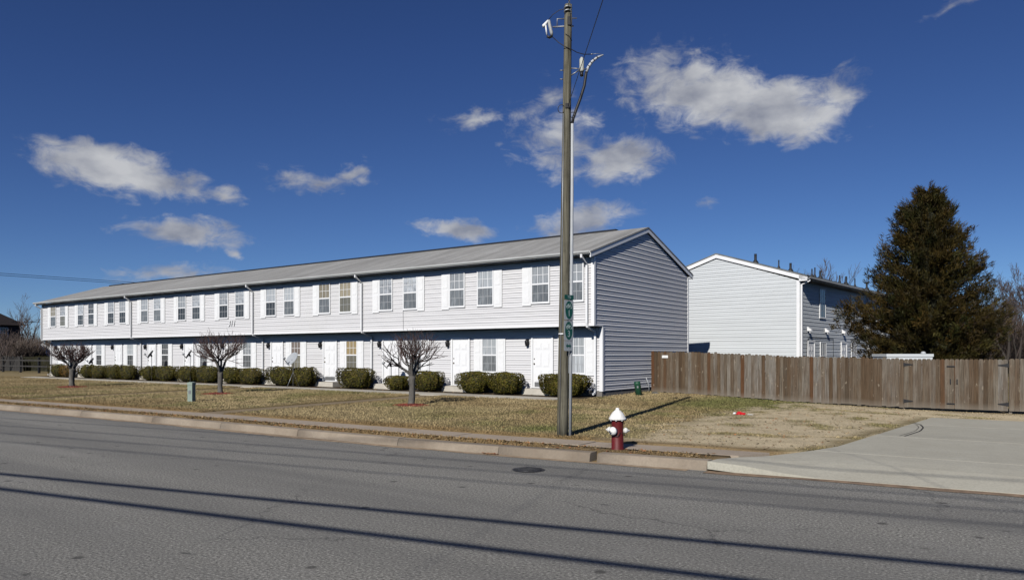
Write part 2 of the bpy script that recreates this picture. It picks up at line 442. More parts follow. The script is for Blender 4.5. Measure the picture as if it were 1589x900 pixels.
M['polewood'] = m_bark('weathered_pole_wood', (.050, .046, .033), (.19, .178, .134), (30, 30, .8), 3)
M['crapebark'] = m_bark('crape_myrtle_bark', (.07, .066, .06), (.15, .14, .125), (9, 9, 2))
M['twig'] = plain('dark_twigs', (.070, .043, .038), .9, .35, 3)
M['farbark'] = plain('bare_tree_bark', (.048, .040, .034), .95, .3, .6)
M['fartwig'] = plain('bare_tree_twigs', (.075, .056, .050), .95, .3, .4)
M['cedarbark'] = m_bark('cedar_bark', (.07, .045, .03), (.17, .12, .085))

# ------------------------------------------------------------------ value noise for terrain masks
_tab = rng.random((256, 256))
def vnoise(x, y, s):
    x = np.asarray(x, float) / s + 91.3; y = np.asarray(y, float) / s + 47.7
    xi = np.floor(x).astype(int); yi = np.floor(y).astype(int); fx = x - xi; fy = y - yi
    fx = fx * fx * (3 - 2 * fx); fy = fy * fy * (3 - 2 * fy)
    g = lambda i, j: _tab[i & 255, j & 255]
    return (g(xi, yi) * (1 - fx) + g(xi + 1, yi) * fx) * (1 - fy) + (g(xi, yi + 1) * (1 - fx) + g(xi + 1, yi + 1) * fx) * fy
def fbm(x, y, s, o=4):
    a = 0; w = .5; tot = 0
    for k in range(o):
        a = a + w * vnoise(np.asarray(x) + 13.1 * k, np.asarray(y) - 7.7 * k, s); tot += w; w *= .5; s *= .5
    return a / tot
def sstep(a, b, x):
    t = np.clip((np.asarray(x, float) - a) / (b - a), 0, 1); return t * t * (3 - 2 * t)

# ------------------------------------------------------------------ terrain
_kx = np.arange(-120, 60, .5)
_ky = np.interp(_kx, [-300, -60, -29.6, -20, -11, -6.5, -2.6, 0, 10, 60], [-3, 9.0, 10.5, 11.02, 11.15, 11.5, 12.05, 12.35, 13.2, 17])
_ky = np.convolve(np.pad(_ky, 4, mode='edge'), np.ones(9) / 9, 'valid')
def yk(x): return np.interp(x, _kx, _ky)
def hb(x): return np.interp(x, [-13.5, -11.5, -7.5, -3.8, -2, 10], [.32, .29, .11, 0, -.02, -.02])
def lawn(x, y):
    t = np.asarray(y, float) - yk(x) - 1.65
    T = 27.5 - yk(x) - 1.65
    k = np.clip(t / T, 0, 1)
    base = np.interp(x, [-5, -3], [.185, .13])
    return base * (1 - k) + hb(x) * k + np.where(np.asarray(x) < -13.4, .035 * np.clip((np.asarray(y) - 22) / 2.5, 0, 1), 0)
WALKS = ((-20.84, -19.6), (-33.06, -31.85))
FW0, FW1 = 22.55, 23.5                # front walk
BX0, BX1, BYU, BYL, BYR = -60.45, -13.55, 24.2, 24.85, 33.3
def zone(x, y):
    """height of the earth, sunk below slabs"""
    x = np.asarray(x, float); y = np.asarray(y, float)
    t = y - yk(x); z = lawn(x, y) + .02 * (fbm(x, y, 1.6, 3) - .5) * (x < -4.5)
    z = np.where(t < 1.66, .06, z)
    z = np.where((t >= .30) & (t < .97), .155, z)
    z = np.where(t < .30, .0, z)
    z = np.where(t < .05, -.09, z)
    z = np.where(t < -20.5, .06, z)
    for a, b in WALKS:
        z = np.where((x > a + .01) & (x < b - .01) & (t > 1.6) & (y < FW0 + .1), z - .10, z)
    z = np.where((x > -60) & (x < -14.3) & (y > FW0) & (y < FW1), z - .08, z)
    dr = (x > drive_left(y) + .1) & (x < drive_right(y) - .1) & (y < 25.5) & (t > .1)
    z = np.where(dr, -.14, z)
    return z
def drive_left(y): return np.interp(y, [11.8, 12.9, 13.4, 13.9, 14.5, 15.5, 25.6], [-4.46, -4.42, -4.15, -3.75, -3.42, -3.2, -2.62])
def drive_right(y): return np.interp(y, [12, 13.4, 13.9, 14.5, 15.3, 25.6], [1.3, .85, .4, .05, -.14, .35])
def tint(x, y):
    x = np.asarray(x, float); y = np.asarray(y, float); n = len(x)
    t = y - yk(x)
    n1 = fbm(x, y, 3.2); n2 = fbm(x + 40, y, .9); n3 = fbm(x, y + 70, 7)
    dry = np.array([.33, .258, .138]); dry2 = np.array([.25, .188, .095]); green = np.array([.105, .125, .035]); dirt = np.array([.66, .55, .365]); brown = np.array([.215, .145, .068]); soil = np.array([.075, .058, .042])
    c = dry[None] * np.ones((n, 1)); k = sstep(.4, .65, n1)[:, None]; c = c * (1 - k) + dry2 * k
    g = sstep(.53, .70, n2 * .6 + n3 * .4 + .10 * np.exp(-((x + 10) / 5) ** 2 - ((y - 19) / 7) ** 2)) * .5
    g = np.maximum(g, sstep(.28, .62, n2 * .55 + n1 * .2 + .25) * sstep(-11.5, -9.5, x) * sstep(21.5, 24.5, y) * sstep(-5.2, -7.5, x) * .75)
    for gx, gy, gr, ga in ((-9.4, 14.4, 1.0, .85), (-11.3, 14.6, .8, .5), (-17.6, 17.8, .9, .6), (-29.3, 18.2, 1.0, .5), (-41.6, 17.7, .9, .4), (-14.5, 16.5, 1.6, .4), (-24.5, 20.5, 1.6, .35), (-7.6, 14.2, .9, .4)):
        g = np.maximum(g, ga * np.exp(-((x - gx) ** 2 + (y - gy) ** 2) / gr ** 2) * sstep(.2, .6, n2 + .12))
    c = c * (1 - g[:, None]) + green * g[:, None]
    d = sstep(-7.9, -6.7, x + (n1 - .5) * 3.0 + (n2 - .5) * 2.0 + (fbm(x, y, .28, 2) - .5) * 2.2 - .06 * (y - 17)) * sstep(29.5, 28.2, y) * sstep(.78, .58, n2)
    c = c * (1 - d[:, None]) + dirt * d[:, None]
    w = .9 * sstep(2.55, 1.75, t + (n2 - .5) * .6) * (x < -2)
    e = sstep(.55, .05, np.abs(x - drive_left(y)) + (n2 - .5) * .7) * (x < drive_left(y)) * (y > 13.8) * (y < 26) * .75
    c = c * (1 - w[:, None]) + brown * w[:, None]
    eg = np.array([.16, .13, .055]); c = c * (1 - e[:, None]) + eg * e[:, None]
    bed = ((x > -60.4) & (x < -13.5) & (y > FW1 - .02) & (y < 24.9)) * 1.0
    c = c * (1 - bed[:, None]) + soil * bed[:, None]
    ph = np.zeros(n)
    for a, b in WALKS:
        ph = np.maximum(ph, sstep(.30, .02, np.minimum(np.abs(x - a), np.abs(x - b))) * (t > 1.7) * (y < FW0))
    c = c * (1 - .5 * ph[:, None]) + np.array([.13, .10, .05]) * .5 * ph[:, None]
    bc = ((y > 34) | (x < -64) | (x > 3)) * .35
    c = c * (1 - bc[:, None]) + np.array([.17, .14, .075]) * bc[:, None]
    return c * (.82 + .36 * fbm(x + 9, y - 5, .5, 3))[:, None], d
gx = np.concatenate([-np.geomspace(1600, 70, 16), np.arange(-66, -30, .6), np.arange(-30, 4, .2), np.geomspace(4.2, 60, 14), np.geomspace(80, 1600, 8)])
for a, b in WALKS: gx = np.concatenate([gx, [a, a + .02, b - .02, b]])
gx = np.unique(np.round(gx, 3))
gt = np.concatenate([-np.geomspace(1600, 24, 10), [-20.6, -20.4, -8, 0, .06, .29, .31, .6, .96, .98, 1.3, 1.64, 1.68, 1.9], np.arange(2.1, 9.5, .3), np.arange(9.5, 22, .25), np.geomspace(22.4, 60, 16), np.geomspace(80, 1600, 10)])
GX, GT = np.meshgrid(gx, gt)
GY = GT + yk(GX)
GZ = zone(GX.ravel(), GY.ravel())
ny, nx = GX.shape
idx = np.arange(nx * ny).reshape(ny, nx)
F = np.stack([idx[:-1, :-1].ravel(), idx[:-1, 1:].ravel(), idx[1:, 1:].ravel(), idx[1:, :-1].ravel()], 1)
tc_, _ = tint(GX.ravel(), GY.ravel())
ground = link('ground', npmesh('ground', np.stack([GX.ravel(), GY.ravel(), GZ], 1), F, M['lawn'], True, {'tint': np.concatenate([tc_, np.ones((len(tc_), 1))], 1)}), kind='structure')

# road sheet
rx = np.concatenate([np.linspace(-700, -60, 20), np.arange(-58, 14, 1.), np.linspace(16, 600, 20)])
V = []; Fq = []
cols = [-20.5, -12, -6, -3, -1, .03]
for x in rx:
    for c in cols: V.append((x, yk(x) + c, 0.0))
for i in range(len(rx) - 1):
    for j in range(len(cols) - 1):
        a = i * len(cols) + j; Fq.append((a, a + len(cols), a + len(cols) + 1, a + 1))
link('road', npmesh('road', V, Fq, M['asphalt']), kind='structure')

# sand washed along the gutter
def strip(name, x0, x1, t0f, t1f, z, m, attr=None):
    xs = np.arange(x0, x1, .25); V = []; F = []
    for x in xs: V += [(x, yk(x) + t0f(x), z), (x, yk(x) + t1f(x), z)]
    for i in range(len(xs) - 1): F.append((2 * i, 2 * i + 2, 2 * i + 3, 2 * i + 1))
    return link(name, npmesh(name, V, F, m), kind='stuff')
M['sand'] = plain('gutter_sand', (.30, .225, .15), .95, .35, 5, bumps=.4)
n_ = lambda x, k: float(fbm(np.array([x]), np.array([k]), .9, 3)[0])
strip('gutter_sand', -60, -4.5, lambda x: -.05 - .16 * n_(x, 3.) - (.10 if x < -10 else 0), lambda x: .04, .005, M['sand'])
M['sand2'] = plain('gutter_dirt', (.22, .155, .10), .95, .4, 6, bumps=.5)
strip('gutter_dirt', -4.45, 8, lambda x: -.10 - .26 * n_(x, 9.), lambda x: .04 * n_(x, 17.) - .02, .006, M['sand2'])

# kerb: each cast length its own piece
kerb = thing('kerb', None, None); kerb['kind'] = 'structure'
KJ = [-60, -55, -50, -46, -42, -38, -34.5, -31.3, -28.2, -24.3, -20.45, -17.24, -14.19, -11.0, -8.47, -6.55]
def kerb_piece(x0, x1, drop=0.0):
    mb = MB(); n = max(2, int((x1 - x0) / 1.0)); prof = [(.0, -.03), (.012, .0), (.045, .135), (.06, .155), (.09, .165), (.29, .165), (.30, .0)]
    xs = [x0 + .006 + (x1 - x0 - .012) * i / n for i in range(n + 1)]
    b = 0
    for x in xs:
        for (d, z) in prof: mb.v.append((x, float(yk(x)) + d, max(-.03, z - drop * (z > .05))))
    k = len(prof)
    for i in range(n):
        for j in range(k - 1):
            mb.f.append((i * k + j, (i + 1) * k + j, (i + 1) * k + j + 1, i * k + j + 1)); mb.sm.append(j in (1, 2, 3))
    mb.f.append(tuple(range(k))); mb.sm.append(False)
    mb.f.append(tuple(range(n * k, (n + 1) * k))[::-1]); mb.sm.append(False)
    return mb.build('kerb_stone', M['kerbc'], kerb)
for a, b in zip(KJ[:-1], KJ[1:]): kerb_piece(a, b, rnd.uniform(0, .012))
kerb_piece(-6.42, -4.47, .0)
M['scuff'] = plain('scraped_paint', (.46, .44, .40), .8, .2, 20)
# scraped white paint on two kerb stones
def kerb_mark(x0, x1, seed):
    r_ = random.Random(seed); mb = MB()
    for i in range(5):
        a = x0 + (x1 - x0) * r_.random(); w = r_.uniform(.04, .2); z = r_.uniform(.04, .09); h = r_.uniform(.02, .05)
        ff = lambda q: .015 + (q / .125) * .045 - .004
        mb.face([(a, float(yk(a)) + ff(z), z), (a + w, float(yk(a + w)) + ff(z - .01), z - .01), (a + w * .9, float(yk(a + w)) + ff(z + h), z + h), (a + w * .1, float(yk(a)) + ff(z + h * .8), z + h * .8)])
    return mb.build('paint_scuff', M['scuff'], kerb)
kerb_mark(-9.9, -9.2, 3); kerb_mark(-12.6, -11.6, 5)

# sidewalk slabs
walk = thing('sidewalk', None, None); walk['kind'] = 'structure'
def slab(parent, m, p0, p1, p2, p3, top, thick=.12, name='slab'):
    mb = MB()
    pts = (p0, p1, p2, p3)
    z = [top(*p) if callable(top) else top for p in pts]
    mb.hexa([(*p, zz - thick) for p, zz in zip(pts, z)] + [(*p, zz) for p, zz in zip(pts, z)])
    return mb.build(name, m, parent)
x = -62.0
edges = []
while x < -4.6:
    edges.append(x); x += 1.52
edges.append(-4.44)
for a, b in zip(edges[:-1], edges[1:]):
    t0, t1 = .95, 1.66
    dz = rnd.uniform(-.006, .006)
    a_, b_ = a + .008, b - .008
    slab(walk, M['walkc'], (a_, float(yk(a_)) + t0), (b_ + (.2 if b == edges[-1] else 0), float(yk(b_)) + t0), (b_ + (.52 if b == edges[-1] else 0), float(yk(b_)) + t1), (a_, float(yk(a_)) + t1), .166 + dz)
# paths from the sidewalk to the front walk
for wi, (a, b) in enumerate(WALKS):
    pth = thing('path', None, None); pth['kind'] = 'structure'
    y0 = float(yk(a)) + 1.67; n = 7; L = (FW0 - .01 - y0) / n
    for i in range(n):
        ya, yb = y0 + i * L + .006, y0 + (i + 1) * L - .006
        slab(pth, M['pathc'], (a, ya), (b, ya), (b, yb), (a, yb), lambda x, y: float(lawn(x, y)) - .035)
fw = thing('front_walk', None, None); fw['kind'] = 'structure'
x = -60.0
while x < -14.5:
    b = min(x + 1.55, -14.3)
    slab(fw, M['frontwalk'], (x + .006, FW0 + .005), (b - .006, FW0 + .005), (b - .006, FW1), (x + .006, FW1), lambda x, y: float(lawn(x, y)) + .006)
    x += 1.55
# driveway: apron and slabs, edges flaring to the kerb line
drv = thing('driveway', None, None); drv['kind'] = 'structure'
def dz_(x, y):
    t = y - float(yk(x))
    b = float(np.interp(t, [0, .35, .95, 1.65, 3.0, 13.6], [.010, .055, .125, .145, .13, .015]))
    k = float(1 - sstep(-4.45, -2.7, x)) * float(1 - sstep(.8, 1.6, t))
    return b * (1 - k) + .163 * k
def drive_slab(ylist, first=False):
    V = []; F = []; ks = 10
    for y in ylist:
        for k in range(ks + 1):
            u = k / ks
            if first and y == ylist[0]:
                xx = -4.46 + u * 5.7; yy = float(yk(xx)) + .012
            else:
                yy = y; xx = float(drive_left(y)) * (1 - u) + float(drive_right(y)) * u
                if first:
                    f = (ylist.index(y)) / (len(ylist) - 1)
                    yy = (float(yk(xx)) + .012) * (1 - f) + y * f
            V.append((xx, yy, dz_(xx, yy)))
    n = len(ylist); k1 = ks + 1
    for i in range(n - 1):
        for k in range(ks): F.append((i * k1 + k, i * k1 + k + 1, (i + 1) * k1 + k + 1, (i + 1) * k1 + k))
    mb = MB(); mb.v = V[:]; mb.f = F[:]; mb.sm = [False] * len(F)
    ring = [k for k in range(k1)] + [i * k1 + ks for i in range(1, n)] + [(n - 1) * k1 + k for k in range(ks - 1, -1, -1)] + [i * k1 for i in range(n - 2, 0, -1)]
    b = len(mb.v)
    for r_ in ring: mb.v.append((V[r_][0], V[r_][1], V[r_][2] - .13))
    for i in range(len(ring)):
        j = (i + 1) % len(ring); mb.f.append((ring[j], ring[i], b + i, b + j)); mb.sm.append(False)
    return mb.build('slab', M['drivec'], drv)
drive_slab([12.0, 12.5, 12.9, 13.3, 13.7, 14.1, 14.482], True)
for a, b in ((14.52, 18.37), (18.41, 22.37), (22.41, 25.6)):
    drive_slab(list(np.linspace(a, b, 9)))
M['jointstrip'] = plain('dark_joint_strip', (.035, .033, .028), .95, .2, 8)  # thin dark strip laid in each slab joint to darken it
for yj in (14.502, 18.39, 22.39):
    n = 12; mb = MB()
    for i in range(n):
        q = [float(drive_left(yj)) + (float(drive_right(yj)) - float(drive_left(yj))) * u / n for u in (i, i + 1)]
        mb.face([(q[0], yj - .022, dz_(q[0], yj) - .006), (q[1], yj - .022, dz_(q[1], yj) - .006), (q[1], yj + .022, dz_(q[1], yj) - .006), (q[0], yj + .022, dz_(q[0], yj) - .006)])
    mb.build('joint', M['jointstrip'], drv)
# dark tyre scrub on the drive
mb = MB()
ty_ = np.linspace(18.6, 23.0, 16)
pts = [(float(np.interp(y_, [18.4, 20.2, 21.4, 22.4, 23.1], [-2.46, -2.32, -2.38, -2.56, -2.84])), float(y_)) for y_ in ty_]
for k, w in ((0, .017), (-.10, .007)):
    for (a, b) in zip(pts[:-1], pts[1:]):
        q = lambda p, o: (p[0] + k + o, p[1], dz_(p[0], p[1]) + .005)
        mb.face([q(a, -w), q(a, w), q(b, w), q(b, -w)])
mb.build('tyre_mark', M['black_rubber'], drv)

# manhole cover with ragged patch
M['iron'] = plain('worn_iron', (.05, .05, .053), .5, .5, 25, .5, bumps=.8, bscale=60)
mh = thing('manhole_cover', 'dark round iron cover set in the road by the kerb', 'manhole cover', (-6.93, 10.15, .004))
MB().lathe([(.23, 0), (.23, .012), (.22, .016), (.0, .016)], n=28).build('cover', M['iron'], mh)
mb = MB()
for k in range(28):
    a0, a1 = 2 * math.pi * k / 28, 2 * math.pi * (k + 1) / 28
    mb.face([(.24 * math.cos(a0), .24 * math.sin(a0), .006), (.275 * math.cos(a0), .275 * math.sin(a0), .006), (.275 * math.cos(a1), .275 * math.sin(a1), .006), (.24 * math.cos(a1), .24 * math.sin(a1), .006)])
for i in range(-3, 4):
    mb.box(-.15, .15, i * .055 - .01, i * .055 + .01, .0165, .022)
mb.build('rim', M['iron'], mh)

# ------------------------------------------------------------------ grass blades and fallen leaves
def outside(x, y):
    t = y - yk(x); ok = (t > 1.68) & (y < 29.05) | ((t > .31) & (t < .94) & (x < -4.6))
    ok &= ~((x > -60.5) & (x < -13.5) & (y > FW0 - .02))
    ok &= ~((x > drive_left(y)) & (x < drive_right(y)) & (y < 25.6))
    for a, b in WALKS: ok &= ~((x > a) & (x < b) & (y < FW0) & (t > 1.6))
    return ok
def scatter(n, x0, x1, y0, y1):
    x = rng.uniform(x0, x1, n); y = rng.uniform(y0, y1, n); o = outside(x, y); return x[o], y[o]
parts_ = [scatter(150000, -22, 3, 11.5, 29.1), scatter(90000, -38, -22, 11, 23), scatter(50000, -66, -38, 9, 23), scatter(10000, -14, -4.6, 11.5, 13.4), scatter(9000, -40, -14, 11, 12.4)]
bx = np.concatenate([p[0] for p in parts_]); by = np.concatenate([p[1] for p in parts_])
btc, bd = tint(bx, by)
tt = by - yk(bx)
keep = rng.random(len(bx)) > bd * np.where(vnoise(bx, by * 1.6, .32) > .70, .45, .985)
keep &= ~((tt < 1) & (rng.random(len(bx)) < .35))
bx, by, btc, bd = bx[keep], by[keep], btc[keep], bd[keep]
bz = zone(bx, by)
n = len(bx)
ang = rng.uniform(0, 2 * math.pi, n); wd = rng.uniform(.006, .013, n) * (1 + .02 * np.clip(by, 0, 40)); ht = rng.uniform(.018, .05, n) * (1 - .45 * bd); lean = rng.uniform(.0, .05, n); la = rng.uniform(0, 2 * math.pi, n)
p0 = np.stack([bx - np.cos(ang) * wd, by - np.sin(ang) * wd, bz - .004], 1); p1 = np.stack([bx + np.cos(ang) * wd, by + np.sin(ang) * wd, bz - .004], 1)
p2 = np.stack([bx + np.cos(la) * lean, by + np.sin(la) * lean, bz + ht], 1)
V = np.stack([p0, p1, p2], 1).reshape(-1, 3)
cc = np.clip(btc * rng.uniform(.84, 1.24, (n, 1)) * (1.04 - .62 * bd[:, None]), 0, 1)
cc = np.repeat(np.concatenate([cc, np.ones((n, 1))], 1), 3, 0)
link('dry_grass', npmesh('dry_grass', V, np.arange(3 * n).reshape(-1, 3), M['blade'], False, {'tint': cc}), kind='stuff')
# leaves
def leaf_cloud(name, xs, ys, zs, size, cols):
    n = len(xs); a = rng.uniform(0, 2 * math.pi, n); s_ = rng.uniform(.6, 1.3, n) * size; up_ = rng.uniform(-.5, .5, (n, 4)) * size * .8
    ca, sa = np.cos(a) * s_, np.sin(a) * s_
    q = [np.stack([xs + ca, ys + sa, zs + up_[:, 0] + .012], 1), np.stack([xs - sa * .6, ys + ca * .6, zs + up_[:, 1] + .015], 1), np.stack([xs - ca, ys - sa, zs + up_[:, 2] + .012], 1), np.stack([xs + sa * .6, ys - ca * .6, zs + up_[:, 3] + .015], 1)]
    V = np.stack(q, 1).reshape(-1, 3)
    col = np.asarray(cols)[rng.integers(0, len(cols), n)] * rng.uniform(.7, 1.25, (n, 1))
    cc = np.repeat(np.concatenate([np.clip(col, 0, 1), np.ones((n, 1))], 1), 4, 0)
    return link(name, npmesh(name, V, np.arange(4 * n).reshape(-1, 4), M['leaf'], False, {'tint': cc}), kind='stuff')
lx, ly = [], []
def drop(cx, cy, rx_, ry_, n):
    lx.append(rng.normal(cx, rx_, n)); ly.append(rng.normal(cy, ry_, n))
drop(-12.6, 28.7, .55, .25, 60); drop(-11.5, 28.3, .6, .2, 45); drop(-13.2, 25.6, .12, .7, 30); drop(-7.7, 28.2, .8, .5, 14); drop(-4.2, 26.8, 1.2, .6, 14)
xs = rng.uniform(-6.6, -3.0, 420); lx.append(xs); ly.append(rng.uniform(13.8, 27.5, 420))
drop(-9, 16, 4, 4, 70); drop(-6, 20, 1.4, 3, 60)
xs = rng.uniform(-30, -4.6, 1300); lx.append(xs); ly.append(yk(xs) + rng.uniform(.28, .98, 1300))
xs = rng.uniform(-60, -14, 420); lx.append(xs); ly.append(rng.uniform(FW1, 24.7, 420))
lx = np.concatenate(lx); ly = np.concatenate(ly)
okl = ~((lx > drive_left(ly)) & (ly < 25.6)); lx, ly = lx[okl], ly[okl]
leaf_cloud('fallen_leaves', lx, ly, zone(lx, ly), .035, [(.30, .20, .10), (.24, .13, .06), (.40, .30, .17), (.33, .14, .06), (.2, .15, .08)])
xs = rng.normal(-8.6, .12, 60); leaf_cloud('leaf_litter', xs, yk(xs) + rng.uniform(-.12, .02, 60), np.full(60, .01), .03, [(.25, .11, .06), (.3, .18, .1)])

# ------------------------------------------------------------------ buildings
_cache = {}
def cached(key, fn):
    if key not in _cache: _cache[key] = fn()
    return _cache[key]
EXPO, LIPS = .0965, (.031, .021)
def board_mesh(axis, L, L2a, L2b, m, LIP):
    """one lapped course; axis 'x': runs along +x and faces -y; axis 'y': runs along +y and faces +x"""
    def mk():
        mb = MB()
        def P(a, o, z): return (a, -o, z) if axis == 'x' else (o, a, z)
        z1 = EXPO
        a0, a1, b0, b1 = 0, L, L2a, L2b
        mb.face([P(a0, LIP, 0), P(a1, LIP, 0), P(b1, .003, z1), P(b0, .003, z1)])
        mb.face([P(a0, -.004, 0), P(a1, -.004, 0), P(a1, LIP, 0), P(a0, LIP, 0)])
        mb.face([P(a0, -.004, 0), P(a0, LIP, 0), P(b0, .003, z1), P(b0, -.004, z1)])
        mb.face([P(a1, LIP, 0), P(a1, -.004, 0), P(b1, -.004, z1), P(b1, .003, z1)])
        return mb.mesh('siding_board', m)
    return cached(('board', axis, round(L, 3), round(L2a, 3), round(L2b, 3), m.name, LIP), mk)
def siding(root, m, axis, plane, a0, a1, z0, z1, gable=None):
    """gable: (centre, z at eave, slope) trims each course to the roof line"""
    z = z0; k = 0
    while z < z1 - .01:
        lo, hi, lo2, hi2 = a0, a1, a0, a1
        if gable:
            c, ze, sl = gable
            if z + EXPO > ze:
                half = lambda zz: max(0.0, (a1 - a0) / 2 - max(0, zz - ze) / sl)
                mid = (a0 + a1) / 2
                h0, h1 = half(z), half(z + EXPO)
                if h0 < .12: break
                lo, hi, lo2, hi2 = mid - h0, mid + h0, mid - h1, mid + h1
        me = board_mesh(axis, hi - lo, lo2 - lo, hi2 - lo, m, LIPS[k % 2]); k += 1
        loc = (lo, plane, z) if axis == 'x' else (plane, lo, z)
        link('siding_board', me, root, loc)
        z += EXPO
def win_meshes(w, h):
    def mk():
        fr = MB(); b = .055; y0, y1 = -.002, -.060
        for x0, x1, z0, z1 in ((0, b, 0, h), (w - b, w, 0, h), (b, w - b, 0, b * .9), (b, w - b, h - b * .9, h)): fr.box(x0, x1, y1, y0, z0, z1)
        fr.box(b, w - b, -.055, y0, h * .485, h * .525)
        fr.box(-.012, w + .012, -.070, y0, -.025, .0)
        up = MB().box(b, w - b, -.044, -.038, h * .525, h - b * .9)
        lo = MB().box(b, w - b, -.044, -.038, b * .9, h * .485)
        def gr(z0, z1, y):
            g = MB(); W_ = w - 2 * b
            for k in (1, 2): g.box(b + W_ * k / 3 - .009, b + W_ * k / 3 + .009, y, -.0442, z0, z1)
            zm = (z0 + z1) / 2
            for k in range(3):
                xa = b + W_ * k / 3 + (.009 if k else 0); xb = b + W_ * (k + 1) / 3 - (.009 if k < 2 else 0)
                g.box(xa, xb, y, -.0442, zm - .009, zm + .009)
            return g
        return fr.mesh('window', M['trim']), up, lo, gr(h * .525, h - b * .9, -.051), gr(b * .9, h * .485, -.048)
    return cached(('win', w, h), mk)
def window(root, loc, rz, w, h, upm, lom):
    fr, up, lo, gu, gl = win_meshes(w, h)
    o = link('window', fr, root, loc, (0, 0, rz))
    link('pane', cached(('up', w, h, upm), lambda: up.mesh('pane', M[upm])), o)
    link('pane', cached(('lo', w, h, lom), lambda: lo.mesh('pane', M[lom])), o)
    link('grille', cached(('gu', w, h), lambda: gu.mesh('grille', M['trim'])), o)
    link('grille', cached(('gl', w, h), lambda: gl.mesh('grille', M['grille_grey'])), o)
    return o
def shutter_mesh(w, h):
    def mk():
        mb = MB().box(0, w, -.055, -.014, 0, h)
        for z0, z1 in ((.10, h * .55 - .05), (h * .55 + .05, h - .10)):
            mb.box(.07, w - .07, -.061, -.0552, z0, z1)
            mb.box(.095, w - .095, -.066, -.0612, z0 + .03, z1 - .03)
        return mb.mesh('shutter', M['shutter'])
    return cached(('sh', w, h), mk)
def door_set():
    def mk():
        W_, H_ = 1.06, 2.10
        slab_ = MB().box(.085, W_ - .085, -.042, -.018, .03, H_ - .085)
        for xa in (.19, .56):
            for z0, z1 in ((.25, .72), (.86, 1.42), (1.56, 1.82)):
                slab_.box(xa, xa + .31, -.048, -.0422, z0, z1); slab_.box(xa + .04, xa + .27, -.056, -.0482, z0 + .04, z1 - .04)
        fr = MB(); fr.box(0, .085, -.072, -.014, 0, H_); fr.box(W_ - .085, W_, -.072, -.014, 0, H_); fr.box(.085, W_ - .085, -.072, -.014, H_ - .085, H_)
        fr.box(.085, W_ - .085, -.08, -.014, 0, .03)
        kn = MB().lathe([(.0, 0), (.03, 0), (.033, -.03), (.02, -.05), (.0, -.055)], (.15, -.042, .98), 'y', 12)
        kn.lathe([(.0, 0), (.024, 0), (.024, -.02), (.0, -.022)], (.15, -.042, 1.18), 'y', 12)
        kp = MB().box(.16, W_ - .16, -.047, -.0422, .05, .235)
        return slab_.mesh('door', M['doorwhite']), fr.mesh('door_frame', M['trim']), kn.mesh('door_knob', M['brass']), kp.mesh('kick_plate', M['kick'])
    return cached('door', mk)
def door(root, loc, rz, kick=True):
    a, b, c, d = door_set()
    o = link('door', a, root, loc, (0, 0, rz)); link('door_frame', b, o); link('door_knob', c, o)
    if kick: link('kick_plate', d, o)
    return o
def lantern_mesh():
    def mk():
        mb = MB(); mb.box(-.05, .05, -.045, -.012, -.10, .10); mb.tube([(0, -.02, .05), (0, -.09, .10), (0, -.13, .06)], .012, 6)
        mb.lathe([(.02, .10), (.085, .02), (.09, .0), (.065, -.16), (.03, -.19), (.0, -.21)], (0, -.13, 0), 'z', 10)
        return mb.mesh('wall_lantern', M['darkmetal'])
    return cached('lantern', mk)

# ---- the long row of apartments
OX, OY, OZ = -13.55, 24.85, .30
row = thing('apartment_row', 'long two storey white sided apartment row with overhanging upper floor and grey roof', 'apartment building', (OX, OY, OZ))
def L_(x, y, z): return (x - OX, y - OY, z - OZ)
def lbox(mb, x0, x1, y0, y1, z0, z1): return mb.box(x0 - OX, x1 - OX, y0 - OY, y1 - OY, z0 - OZ, z1 - OZ)
ZE, SL, RY = 5.60, .335, 28.75      # wall top, roof slope, ridge line
mb = MB()
lbox(mb, BX0 + .01, BX1 - .008, BYL + .008, BYR, .2, 3.03)
lbox(mb, BX0 + .01, BX1 - .008, BYU + .008, BYR, 3.032, ZE)
half = (BYR - BYU) / 2
mb.prism([L_(BX1 - .008, BYU + .008, ZE + .001), L_(BX1 - .008, BYR, ZE + .001), L_(BX1 - .008, RY, ZE + half * SL)], (BX0 + .018 - BX1, 0, 0))
mb.build('wall', M['vinyl'], row)
mb = MB(); lbox(mb, BX0 + .01, BX1 + .004, BYL - .015, BYR + .01, .0, .535); mb.build('foundation', M['found'], row)
siding(row, M['vinyl'], 'x', BYU - OY, BX0 - OX, BX1 - OX, 3.06 - OZ, 5.60 - OZ)
siding(row, M['vinyl'], 'x', 0, BX0 - OX, BX1 - OX, .54 - OZ, 3.0 - OZ)
siding(row, M['vinyl'], 'y', 0, 0, BYR - OY, .54 - OZ, 3.0 - OZ)
siding(row, M['vinyl'], 'y', 0, BYU - OY, BYR - OY, .54 + 26 * EXPO - OZ, 7.4 - OZ, (0, ZE - OZ, SL))
mb = MB(); lbox(mb, BX0 - .04, BX1 + .040, BYU - .045, BYL - .02, 3.005, 3.058); mb.build('overhang_soffit', M['trim'], row)
# corner posts
for (x0, x1, y0, y1, z0, z1) in ((BX1 - .10, BX1 + .042, BYU - .042, BYU + .09, 3.06, ZE), (BX1 - .10, BX1 + .042, BYL - .042, BYL + .09, .52, 3.0), (BX1 - .05, BX1 + .042, BYR - .09, BYR + .02, .52, ZE - .02), (BX0 - .044, BX0 + .10, BYU - .042, BYU + .09, 3.06, ZE), (BX0 - .044, BX0 + .10, BYL - .042, BYL + .09, .52, 3.0)):
    mb = MB(); lbox(mb, x0, x1, y0, y1, z0, z1); mb.build('corner_post', M['trim'], row)
